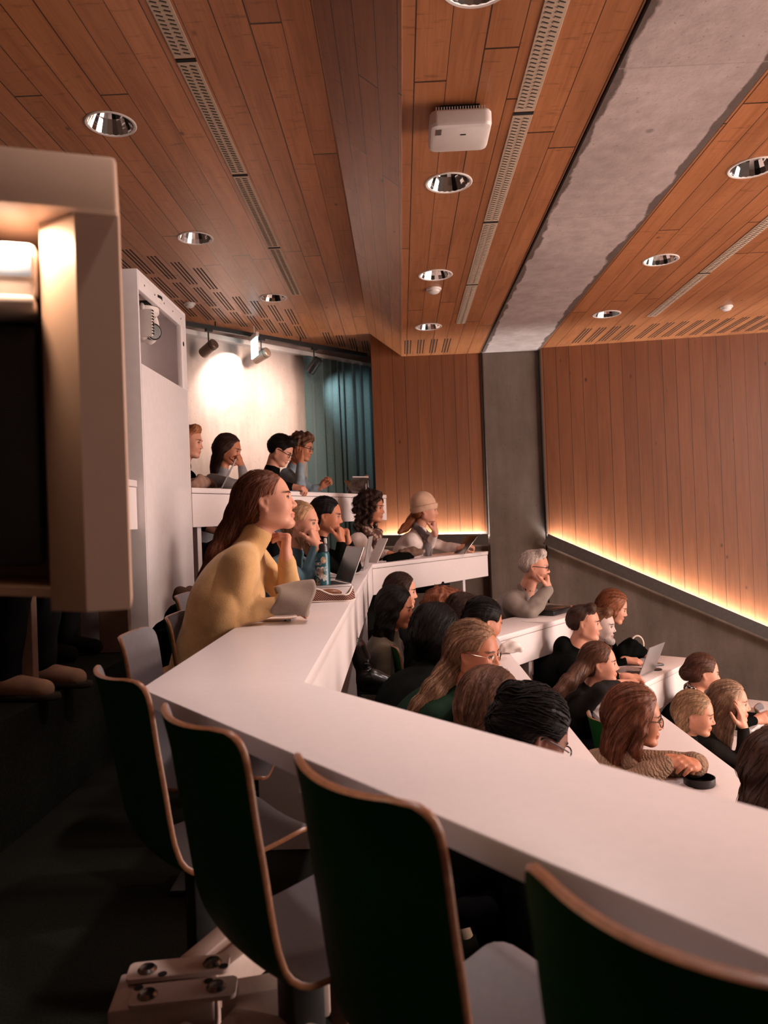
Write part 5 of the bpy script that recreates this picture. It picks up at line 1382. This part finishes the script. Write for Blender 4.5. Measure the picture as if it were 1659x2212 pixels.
person('person with straight brown hair and a cream jumper, seen from behind', at(1064, 1530, 2.76), 42, 6, 0, 1.10, 'pink', lean=.26, floor=FB, seed=22,
       hair=dict(style='long', col=(.105, .045, .025), lite=1.9, len=.20, vol=.020, width=.075, drape=.03, ear=False, ns=320, lift=.004), top=dict(kind='knit', col=(.66, .50, .38)), vox=.0055)
person('person with black braided hair bending over the desk, nearest in the second tier', at(1150, 1585, 2.36), 14, 30, 0, 1.08, 'brown', lean=.34, floor=FB, seed=23, glasses='dark',
       hair=dict(style='bun', col=(.005, .0035, .003), vol=.016, bunc=(-.10, 0, .06), bunr=.05, swept=True, ns=260, lift=.004, srad=.0024), top=dict(kind='plain', col=BLK), vox=.0055)
person('grey haired man with glasses in a grey blazer, hand at his mouth', at(1156, 1224, 6.25), -6, 6, 0, 1.08, 'pink', False, lean=.26, tyaw=-28, floor=FB, arms=(dict(w=at(1213, 1318, 6.45), f=(.95, -.1, .1), p=(0, .2, -1), pose='curl', el=at(1160, 1318, 6.55)), dict(w=at(1184, 1272, 6.08), f=(-.05, .05, 1), p=(-.9, .2, 0), pose='fist', el=at(1143, 1326, 6.0))), seed=24, glasses='dark',
       hair=dict(style='short', col=(.46, .38, .34), lite=1.5, vol=.006, ns=200), shw=.205, top=dict(kind='plain', col=(.23, .19, .165), neck='none', thick=.024, name='blazer', fold=.012), extra=multi(lapels, shirt_front((.018, .022, .024)), cuff_piece(1, cloth_mat('check', (.03, .04, .045), (.09, .10, .11)), .031, .05, 'shirt_cuff')))

# --- third tier
person('man with short brown hair in a black jumper at the laptop desk', at(1263, 1346, 5.5), -4, 2, 0, 1.06, 'pink', False, lean=.24, floor=FC, arms=(None, dict(w=at(1330, 1462, 5.2), f=(.95, 0, -.1), p=(0, .1, -1), pose='relax', el=at(1262, 1480, 5.1))), seed=26,
       hair=dict(style='short', col=(.045, .020, .012), vol=.004, ns=160), top=dict(kind='plain', col=BLK, neck='hood', thick=.018))
person('man with pale beard lit by a screen, behind the black jumper', at(1298, 1350, 5.95), -14, 6, 0, 1.04, (.62, .50, .46), False, lean=.22, floor=FC, arms=(None, dict(w=at(1352, 1448, 5.75), f=(.95, -.1, -.1), p=(0, .1, -1), pose='relax')), seed=27,  # white light on his face is put into the pale skin colour
       hair=dict(style='short', col=(.13, .055, .026), vol=.006), top=dict(kind='plain', col=(.50, .47, .47), neck='crew', name='shirt'),
       extra=lambda I: chain_piece('beard', [I['T']((.02, .05, -.07)), I['T']((.07, .022, -.105)), I['T']((.085, 0, -.112)), I['T']((.07, -.022, -.105)), I['T']((.02, -.05, -.07))], [.016, .022, .024, .022, .016], hair_mat((.36, .30, .28)), .006)(I))
person('woman with long loose copper red hair against the concrete wall', at(1326, 1312, 6.25), -4, 18, 0, 1.03, 'pink', lean=.20, floor=FC, arms=(dict(w=at(1388, 1412, 6.3), f=(.9, -.1, -.2), p=(0, .1, -1), pose='curl'), dict(w=at(1352, 1425, 6.0), f=(.95, -.1, -.15), p=(-.1, .3, -1), pose='relax')), seed=28,
       hair=dict(style='long', col=(.20, .066, .028), lite=1.9, len=.36, vol=.022, width=.085, drape=.05, ear=False, front=1, ns=260, sl=.25, lift=.008), top=dict(kind='plain', col=BLK, neck='crew'))
person('person with long brown hair swept back in a dark grey jumper', at(1296, 1432, 4.85), -2, 0, 0, 1.03, 'pink', lean=.28, floor=FC, arms=(dict(w=at(1352, 1462, 5.0), f=(.95, .05, -.1), p=(0, .1, -1), pose='curl'), dict(w=at(1345, 1477, 4.72), f=(.95, .1, -.05), p=(-.05, .3, -1), pose='curl', el=at(1296, 1490, 4.62), bare=.45)), seed=29,
       hair=dict(style='tail', col=(.085, .034, .018), lite=1.9, vol=.012, tail=px3((1270, 1430, 4.85), (1250, 1452, 4.80), (1228, 1475, 4.74), (1207, 1496, 4.70), (1192, 1516, 4.68)), tailr=(.05, .045, .02), ns=240, sl=.2, lift=.005), top=dict(kind='plain', col=(.018, .016, .015), neck='crew'), extra=watch(0, M['black_plastic']))
person('woman with long auburn hair, dark glasses and a brown cable sweater, arms folded', at(1374, 1548, 3.36), 2, 6, 0, 1.03, 'tan', lean=.24, floor=FC, arms=(dict(w=at(1502, 1652, 3.32), f=(-.62, -.62, .30), p=(-.4, .3, -.85), pose='relax', el=onz(1498, 1652, -.04)), dict(w=at(1440, 1650, 3.26), f=(.9, .35, -.05), p=(.1, .2, -1), pose='relax', el=onz(1372, 1690, -.02), hide=True)), seed=30, glasses='dark',
       hair=dict(style='long', col=(.14, .045, .020), lite=1.9, len=.30, vol=.020, width=.08, drape=.06, ear=False, front=1, ns=420, sl=.24, lift=.006), top=dict(kind='cable', col=(.26, .155, .10), neck='turtle', thick=.018, fold=.006), vox=.005,
       extra=ring_scarf('cable', (.25, .145, .095), None, .088, .040, 0, 'brown knitted cowl'))
person('person with long dark brown hair cut by the right edge of the view', at(1700, 1672, 2.6), 10, 10, 0, 1.08, 'tan', lean=.28, floor=FC, seed=31,
       hair=dict(style='long', col=(.045, .018, .010), len=.30, vol=.022, width=.09, ear=False, front=1, ns=200), top=dict(kind='plain', col=BLK))

# --- lowest tier
person('woman with a curly brown bun and a black and white checked scarf', at(1520, 1452, 5.55), 10, 8, 0, 1.02, 'pink', lean=.24, floor=FD, arms=(dict(w=at(1634, 1550, 5.75), f=(.9, -.1, .25), p=(-.2, -.6, -.6), pose='curl'), dict(w=at(1630, 1556, 5.6), f=(.95, .1, .1), p=(-.1, .6, -.6), pose='curl')), seed=33,
       hair=dict(style='bun', col=(.085, .034, .02), vol=.014, bunc=(-.115, 0, -.02), bunr=.05, ns=160), top=dict(kind='plain', col=BLK), extra=ring_scarf('check', (.012, .011, .012), (.62, .52, .48), .09, .036, 0))
person('woman with short blonde hair tucked behind the ear, in a black shirt', at(1502, 1541, 4.55), -8, 10, 0, 1.02, 'fair', lean=.16, floor=FD, seed=34,
       hair=dict(style='half', col=(.27, .155, .085), lite=1.9, len=.09, vol=.012, width=.06, drape=.0, ns=220, sl=.1), top=dict(kind='plain', col=(.010, .011, .010), neck='collar', name='shirt'))
person('woman with straight long blonde hair leaning her cheek on her fingers', at(1578, 1517, 4.85), -6, 2, 0, 1.03, 'pink', lean=.22, floor=FD, arms=(dict(w=at(1622, 1636, 4.95), f=(.9, -.1, -.1), p=(0, .1, -1), pose='relax'), dict(w=at(1606, 1573, 4.72), f=(-.10, .12, 1), p=(-.75, .6, 0), pose='flat', el=onz(1607, 1652, -.455))), seed=35,
       hair=dict(style='long', col=(.30, .185, .12), lite=1.8, len=.24, vol=.016, width=.075, drape=.02, ear=False, front=1, ns=380, sl=.24, lift=.005), top=dict(kind='plain', col=(.015, .013, .012), neck='turtle'))
# ------------------------------------------------------------ things on the desks
M['alu'] = plain('silver laptop shell', (.46, .43, .43), .35, metal=.6, var=.03)
M['dark_screen'] = plain('switched off screen', (.030, .042, .040), .18, spec=.5, var=.05)
M['keys'] = plain('dark keyboard', (.02, .02, .022), .5, var=.2)
M['paper'] = plain('paper', (.78, .72, .70), .7, var=.02)
M['teal_metal'] = plain('teal bottle paint', (.012, .075, .095), .3, spec=.5, var=.2)
M['clear'] = glass_mat()
M['cream_cloth'] = plain('cream cloth', (.70, .60, .52), .9, var=.08, bump=.2)
def obox(mat, c, R, sz, bev=.002, off=(0, 0, 0), m=0, mb=None):
    mb = mb or MB(mat); c = Vector(c)+R@Vector(off); return mb.cbox(c, sz, R, m=m, bev=bev)
def laptop(label, p, face, tilt=20, wd=.31, dp=.215, shell='alu', group=None, base=True):
    """p: hinge centre on the desk, face: horizontal direction the screen looks at"""
    p = Vector(p); f = Vector((face[0], face[1], 0)).normalized()
    t = thing('laptop', label, 'laptop', p, 0, group)
    R = frame(f)
    if base:
        obj('base', obox(M[shell], p, R, (dp, wd, .012), .003, (dp/2, 0, .0065)), t, sharp=.5)
        obj('keyboard', obox(M['keys'], p, R, (dp*.5, wd*.88, .0012), 0, (dp*.36, 0, .0131)), t, smooth=False)
    a = math.radians(tilt); up = Vector((0, 0, 1))*math.cos(a)-f*math.sin(a); n = f*math.cos(a)+Vector((0, 0, 1))*math.sin(a)
    R2 = Matrix((n, R.col[1], up)).transposed()
    obj('lid', obox(M[shell], p+Vector((0, 0, .012)), R2, (.006, wd, dp), .002, (0, 0, dp/2+.003)), t, sharp=.5)
    obj('screen', obox(M['dark_screen'], p+Vector((0, 0, .012)), R2, (.0012, wd*.96, dp*.93), 0, (.0035, 0, dp/2+.004)), t, smooth=False)
    return t, R2
# near desk
p = onz(758, 1266, .741); laptop('open laptop with grey dark screen beside the stickered bottle', at(741, 1262, 4.50)*V3(1, 1, 0)+V3(0, 0, .741), (-.93, -.36), 22, wd=.33, dp=.22)
laptop('laptop seen edge on in front of the curly haired woman', onz(788, 1232, .741)*V3(1, 1, 0)+V3(0, .12, .741), (-1, .06), 12, wd=.30, dp=.24)
c = Vector(onz(806, 1214, .745)); t = thing('tablet', 'pale tablet leaning back beside the edge on laptop', 'tablet', c)
R = frame((-.80, -.45, .5)); obj('shell', obox(M['white_plastic'], c, R, (.007, .17, .24), .003, (0, 0, .112)), t, sharp=.5)
obj('stand', obox(M['white_plastic'], c, frame((-.8, -.45, 0)), (.12, .12, .004), .001, (-.07, 0, .003)), t)
# phone
c = Vector(onz(595, 1338, .7445)); t = thing('phone', 'silver phone lying at the desk edge under the yellow sleeve', 'phone', c)
R = frame((.15, 1, 0)); obj('body', obox(M['alu'], c, R, (.072, .148, .008), .003, (0, 0, .0005)), t, sharp=.5)
obj('glass', obox(M['paper'], c, R, (.068, .144, .001), 0, (0, 0, .0047)), t, smooth=False); obj('camera_hole', obox(M['slot'], c, R, (.004, .008, .004), 0, (-.036, -.05, 0)), t, smooth=False)
# grey felt scarf wrapped round the forearm
fel = cloth_mat('knit', (.30, .235, .19)); c0 = at(614, 1298, 2.84)
def felt(u, v_):
    a = -2.2+u*5.0; r = .056+.018*v_+.014*u+.006*math.sin(3*a+v_*4); ax = V3(.95, .2, -.02); ax = ax/np.linalg.norm(ax); sd = np.cross(ax, V3(0, 0, 1)); sd /= np.linalg.norm(sd)
    q = c0+ax*(-.05+.135*v_+.03*u+.012*math.sin(a*2))+sd*r*math.cos(a)*.95+V3(0, 0, 1)*(r*math.sin(a)*.85+.002); q[2] = max(q[2], .7435); return q
g = MB(fel).grid(felt, 40, 12); o = obj('felt_scarf', g, origin=tuple(c0)); tag(o, 'grey felt scarf wound round the resting yellow forearm', 'scarf')
sm = o.modifiers.new('thick', 'SOLIDIFY'); sm.thickness = .006; sm.offset = 1
# chevron pouch
t_ = NT('chevron weave'); v = t_.coord('UV') if False else t_.coord(); s3 = t_.n('ShaderNodeSeparateXYZ'); t_.l(v, s3.inputs[0])
zig = t_.math('ADD', t_.math('PINGPONG', t_.math('MULTIPLY', s3.outputs[0], 1.0), .045), s3.outputs[2]); st_ = t_.math('FRACT', t_.math('MULTIPLY', zig, 95.0))
t_.base(t_.mix(t_.math('GREATER_THAN', st_, .45), (.30, .17, .13), (.075, .022, .018))); M['chevron'] = t_.set(.85, 0, .2)
c0 = Vector(onz(712, 1298, .741)); t = thing('pouch', 'open pouch with dark red chevron weave and cream binding on the near desk', 'pouch', c0)
def ringp(a, k=0.): return c0+Vector((.118*math.cos(a)*(1+.06*math.sin(3*a)), .060*math.sin(a)*(1+.1*math.sin(2*a+1))+.012*math.sin(3*a), 0))*(1-k)
def pw(u, v_):
    a = 2*PI*u; h = .040+.016*math.sin(3*a+1.2)+.008*math.sin(5*a); q = ringp(a, .10*v_*v_); return (q.x, q.y, .7415+h*v_)
o = obj('cloth', MB(M['chevron']).grid(pw, 64, 6), t); sm = o.modifiers.new('thick', 'SOLIDIFY'); sm.thickness = .004
obj('binding', MB(M['cream_cloth']).tube([pw(i/64, 1.0) for i in range(65)], .0042, 6, cap=False), t)
obj('lower_binding', MB(M['cream_cloth']).tube([pw(i/64, .06) for i in range(65)], .0035, 6, cap=False), t)
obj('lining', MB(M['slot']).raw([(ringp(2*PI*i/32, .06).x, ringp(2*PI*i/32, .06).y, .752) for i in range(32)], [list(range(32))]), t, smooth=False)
tag(obj('pencil_case', MB(M['ply']).ell(c0+Vector((.0, .008, .036)), (.058, .024, .020)), origin=tuple(c0)), 'tan rolled case poking out of the chevron pouch', 'case')
# sheets of paper and notebook
def sheet(name, label, c, yaw, w_, d_, th=.003, mat='paper', cat='paper'):
    c = Vector(c); return tag(obj(name, MB(M[mat]).cbox(c+Vector((0, 0, th/2)), (w_, d_, th), rotz(yaw), bev=min(.001, th*.3)), origin=tuple(c)), label, cat)
sheet('notebook', 'white notebook lying open behind the stickered bottle', onz(668, 1262, .741), .4, .21, .30, .008, cat='notebook')
sheet('paper_sheet', 'striped printed sheet under the chevron pouch', onz(660, 1282, .741), .25, .21, .25, .0015)
# stickered bottle
c = Vector(onz(698, 1268, .741)); t = thing('water_bottle', 'teal water bottle covered in stickers with a black flip lid', 'bottle', c)
obj('body', MB(M['teal_metal']).lathe([(.0001, 0), (.040, 0), (.0435, .004), (.0435, .185), (.041, .197), (.036, .203)], c, 40), t)
obj('lid', MB(M['black_plastic']).lathe([(.038, .200), (.043, .203), (.0435, .232), (.040, .244), (.030, .248), (.0001, .249)], c, 40), t)
obj('spout', MB(M['white_plastic']).cbox(c+Vector((.022, 0, .262)), (.016, .02, .034), rotz(0), bev=.004), t)
obj('carry_loop', MB(M['black_plastic']).tube([c+Vector((-.040*math.cos(a)-.002, 0, .238+.026*math.sin(a))) for a in np.linspace(.2, 2.2, 10)], .006, 8), t)
STK = [plain('sticker pale', (.40, .40, .36), .5, var=.5, scale=70), plain('sticker tan', (.30, .20, .13), .5, var=.5, scale=60), plain('sticker grey', (.16, .22, .24), .5, var=.6, scale=80), plain('sticker cream', (.50, .42, .36), .5, var=.35, scale=90)]
rg = random.Random(5)
for k, (az, z, w_, h_, shp, mi) in enumerate(((-150, .165, .020, .017, 0, 2), (-75, .155, .016, .020, 0, 1), (-118, .135, .021, .007, 1, 3), (-100, .085, .028, .034, 2, 3), (-100, .086, .017, .022, 2, 1), (-70, .055, .014, .018, 2, 0), (-130, .03, .022, .02, 2, 1), (-60, .105, .012, .014, 0, 2), (-160, .09, .016, .022, 2, 0))):
    vs = []; n = 20
    for i in range(n):
        a = 2*PI*i/n
        rr = 1 if shp == 0 else (1+.16*math.sin(5*a+k)) if shp == 2 else 1/max(abs(math.cos(a)), abs(math.sin(a)))
        du, dz = w_*rr*math.cos(a), h_*rr*math.sin(a); th = math.radians(az)+du/.0435
        r = .0441+.0003*(k == 4); vs.append(c+Vector((r*math.cos(th), r*math.sin(th), z+dz)))
    cc_ = c+Vector((.0445*math.cos(math.radians(az)), .0445*math.sin(math.radians(az)), z)); vs.append(cc_)
    obj('sticker', MB(STK[mi]).raw(vs, [(i, (i+1) % n, n) for i in range(n)]), t, smooth=False)
# clear drink bottle behind the laptop
c = Vector(onz(758, 1236, .741)); t = thing('drink_bottle', 'clear plastic drink bottle behind the open laptop', 'bottle', c)
obj('body', MB(M['clear']).lathe([(.0001, 0), (.030, .002), (.032, .01), (.032, .12), (.028, .15), (.013, .185), (.012, .2)], c, 28), t)
obj('cap', MB(M['white_plastic']).lathe([(.0145, .192), (.0145, .212), (.0001, .213)], c, 20), t)
# black jacket with fur trim in front of the beanie
def cloth_heap(name, label, cat, pts, rs, mat, floor, h=.007, k=.02, parent=None, fold=.006):
    p = np.array(pts); v = Vol(p.min(0)-max(rs)-.03, p.max(0)+max(rs)+.03, h); v.chain(list(p), rs, k); v.half(V3(0, 0, floor), V3(0, 0, -1), .004)
    P, Q = v.mesh(1); P = wrinkle(P, vnormals(P, Q), fold, 5, 1.6); P[:, 2] = np.maximum(P[:, 2], floor)
    if parent is not None: return np_obj(name, P, Q, mat, parent, wm(parent))
    return tag(np_obj(name, P, Q, mat, None, origin=p.mean(0)*V3(1, 1, 0)+V3(0, 0, floor)), label, cat)
a0 = px3((835, 1204, 6.75), (862, 1200, 6.95), (888, 1199, 7.15))
t = thing('folded_jacket', 'black folded jacket with fur trim on the far desk wing', 'jacket', tuple(a0[1]*V3(1, 1, 0)+V3(0, 0, .741)))
cloth_heap('jacket_body', '', '', [q*V3(1, 1, 0)+V3(0, 0, .765) for q in a0], [.035, .045, .035], cloth_mat('plain', BLK), .741, parent=t)
f0 = px3((868, 1195, 7.1), (890, 1190, 7.15), (908, 1196, 7.2)); cloth_heap('fur_trim', '', '', [q*V3(1, 1, 0)+V3(0, 0, .80) for q in f0], [.03, .045, .03], cloth_mat('fur', (.12, .07, .05)), .741, parent=t, fold=.014)
# tablet held by the beanie wearer, with its logo
c = Vector(at(1006, 1177, 7.58)); t = thing('tablet', 'grey tablet held up at the far end of the desk wing', 'tablet', c)
R = frame((-.62, -.35, .70)); obj('shell', obox(M['steel'], c, R, (.007, .19, .235), .003), t, sharp=.5)
lg = [(.0, .0)]; vs = []
for i in range(24):
    a = 2*PI*i/24; r = .0115*(1-.10*math.cos(2*a)) ; y, z = r*math.sin(a), r*math.cos(a)
    if (y-.013)**2+z*z < .0055**2: y -= .004
    vs.append(c+R@Vector((.0042, y, z)))
for sgn in (1, -1): pass
mb = MB(M['slot']).raw(vs, [list(range(24))]); mb.raw([c+R@Vector((.0042, y, z)) for y, z in ((.0, .014), (.004, .0165), (.005, .021), (.001, .0185))], [(0, 1, 2, 3)])
obj('logo', mb, t, smooth=False)
sheet('paper_sheet', 'white sheet at the far end of the desk wing under the tablet', onz(1022, 1193, .741), .5, .2, .28, .002)
# top desk
z = 1.381
a0 = px3((418, 1044, 5.55), (438, 1041, 5.7), (458, 1046, 5.85))
cloth_heap('beige_jumper', 'crumpled beige jumper on the top desk beside the cabinet', 'jumper', [q*V3(1, 1, 0)+V3(0, 0, z+.035+.02*(i == 1)) for i, q in enumerate(a0)]+[a0[0]*V3(1, 1, 0)+V3(.03, .05, z+.08)], [.045, .05, .04, .032], cloth_mat('knit', (.33, .19, .14)), z, fold=.012)
q = at(474, 1056, 5.72); laptop('raised laptop lid seen edge on before the grey cardigan', (q[0], q[1]+.06, z), (-.97, -.235), 28, wd=.31, dp=.24)
q = at(766, 1064, 7.72); c = Vector((q[0], q[1], z)); t = thing('tablet', 'grey tablet propped on its folded cover on the top desk', 'tablet', c)
R = frame((-.55, .62, .50)); obj('shell', obox(M['steel'], c, R, (.008, .20, .205), .003, (0, 0, .095)), t, sharp=.5)
obj('cover', obox(M['steel'], c, frame((.62, -.5, .62)), (.005, .19, .17), .001, (.045, 0, .062)), t, sharp=.5)
obj('edge', obox(M['paper'], c, R, (.010, .20, .006), .001, (0, 0, .199)), t)
q = at(793, 1064, 8.0); c = Vector((q[0], q[1], z)); t = thing('water_bottle', 'slim black bottle standing at the end of the top desk', 'bottle', c)
obj('body', MB(M['black_plastic']).lathe([(.0001, 0), (.034, .002), (.036, .01), (.036, .15), (.028, .168), (.02, .172)], c, 28), t)
obj('cap', MB(M['ply']).lathe([(.019, .170), (.021, .172), (.021, .20), (.017, .206), (.0001, .207)], c, 20), t)
obj('print', MB(M['white_plastic']).raw([c+Vector((.0365*math.cos(a), .0365*math.sin(a), zz)) for a in (-1.9, -1.6) for zz in (.05, .12)], [(0, 2, 3, 1)]), t, smooth=False)
# second tier wing
a0 = px3((1160, 1334, 6.05), (1190, 1331, 6.2), (1215, 1328, 6.35))
z = .311
t = thing('document_case', 'flat black case lying before the grey blazer', 'case', (a0[1][0], a0[1][1], z))
R = rotz(.92); c = Vector((a0[1][0], a0[1][1], z))
obj('body', MB(M['black_plastic']).cbox(c+Vector((0, 0, .018)), (.34, .22, .036), R, bev=.008), t, sharp=.5)
obj('flap', MB(M['black_plastic']).cbox(c+Vector((0, 0, .04)), (.33, .20, .008), R, bev=.003), t, sharp=.5)
sheet('paper_sheet', 'white sheet sticking out left of the flat black case', onz(1160, 1342, z), .9, .12, .2, .002)
q = onz(1100, 1412, z); cloth_heap('crumpled_tissue', 'crumpled white cloth on the second tier desk by the metal glasses', 'tissue', [V3(q[0]-.03, q[1], z+.03), V3(q[0]+.02, q[1]+.02, z+.035), V3(q[0]+.06, q[1], z+.02)], [.03, .035, .022], cloth_mat('plain', (.72, .64, .60)), z, h=.005, fold=.012)
# third tier wing
z = -.089
q = onz(1398, 1456, z); t_l, R2 = laptop('silver laptop with its lid turned to the viewer on the third tier wing', q, (-.77, .64), 22, wd=.29, dp=.22)
mb = MB(M['paper']); 
sheet('paper_sheet', 'white sheet left of the silver laptop', onz(1345, 1446, z), .5, .21, .28, .002)
q = onz(1412, 1438, z); t = thing('phone', 'black phone under the hand behind the silver laptop', 'phone', tuple(q)); obj('body', MB(M['black_plastic']).cbox(Vector(q)+Vector((0, 0, .008)), (.14, .075, .016), rotz(.4), bev=.004), t, sharp=.5)
obj('screen', MB(M['dark_screen']).cbox(Vector(q)+Vector((0, 0, .0165)), (.13, .066, .001), rotz(.4)), t, smooth=False)
q = onz(1418, 1447, z); tag(obj('cup_lid', MB(M['black_plastic']).lathe([(.0001, 0), (.04, 0), (.042, .006), (.036, .010), (.0001, .009)], (q[0], q[1], z), 28), origin=(q[0], q[1], z)), 'round black lid right of the silver laptop', 'lid')
q = onz(1366, 1424, z); t = thing('handbag', 'black handbag with a pale looped handle by the copper red hair', 'bag', (q[0], q[1], z))
cloth_heap('bag_body', '', '', [V3(q[0]-.08, q[1], z+.06), V3(q[0]+.0, q[1]+.04, z+.085), V3(q[0]+.09, q[1]+.06, z+.05)], [.06, .075, .05], cloth_mat('plain', BLK), z, parent=t, fold=.012)
obj('handle', MB(M['cream_cloth']).tube([Vector((q[0]+.06+.05*math.cos(a), q[1]+.05, z+.11+.07*math.sin(a))) for a in np.linspace(-.3, 3.4, 14)], .007, 8), t)
# near end of the third tier desk
q = onz(1516, 1694, z); t = thing('spectacle_case', 'black open spectacle case beside the folded brown sleeves', 'case', tuple(q))
obj('shell', MB(M['black_plastic']).lathe([(.0001, 0), (.062, 0), (.066, .006), (.066, .034), (.062, .034), (.060, .008), (.0001, .006)], (q[0]-.01, q[1], z), 32), t)
sheet('paper_sheet', 'white round edged sheet under the folded brown sleeves', onz(1470, 1690, z), .2, .2, .16, .002)
# lowest desk
z = -.499
sheet('notebook', 'open notebook under the elbow of the long blonde hair', onz(1580, 1648, z), .3, .22, .30, .006, cat='notebook')
sheet('paper_sheet', 'white sheets before the checked scarf at the right edge', onz(1640, 1590, z), .1, .3, .22, .003)
q = onz(1628, 1646, z); tag(obj('pen', MB(M['black_plastic']).tube([Vector(q)+Vector((-.07, 0, .012)), Vector(q)+Vector((.06, .02, .012)), Vector(q)+Vector((.07, .022, .012))], [.004, .004, .001], 8), origin=tuple(q)), 'black pen beside the open notebook', 'pen')

# coat and fur bag in the dark corner between the cabinet and the chairs
a0 = px3((432, 1300, 3.95), (404, 1345, 3.9), (378, 1400, 3.86), (366, 1470, 3.84))
cloth_heap('coat', 'dark coat hanging down between the tall cabinet and the grey chairs', 'coat', a0+[a0[3]-V3(0, 0, a0[3][2]-.12)], [.07, .10, .13, .16, .17], cloth_mat('plain', BLK), .002, h=.012, k=.05, fold=.016)
a0 = px3((392, 1286, 4.02), (412, 1282, 4.06)); cloth_heap('fur_hat', 'brown fur lump on top of the dark coat by the cabinet', 'hat', a0, [.045, .042], cloth_mat('fur', (.045, .022, .014)), .3, fold=.01)
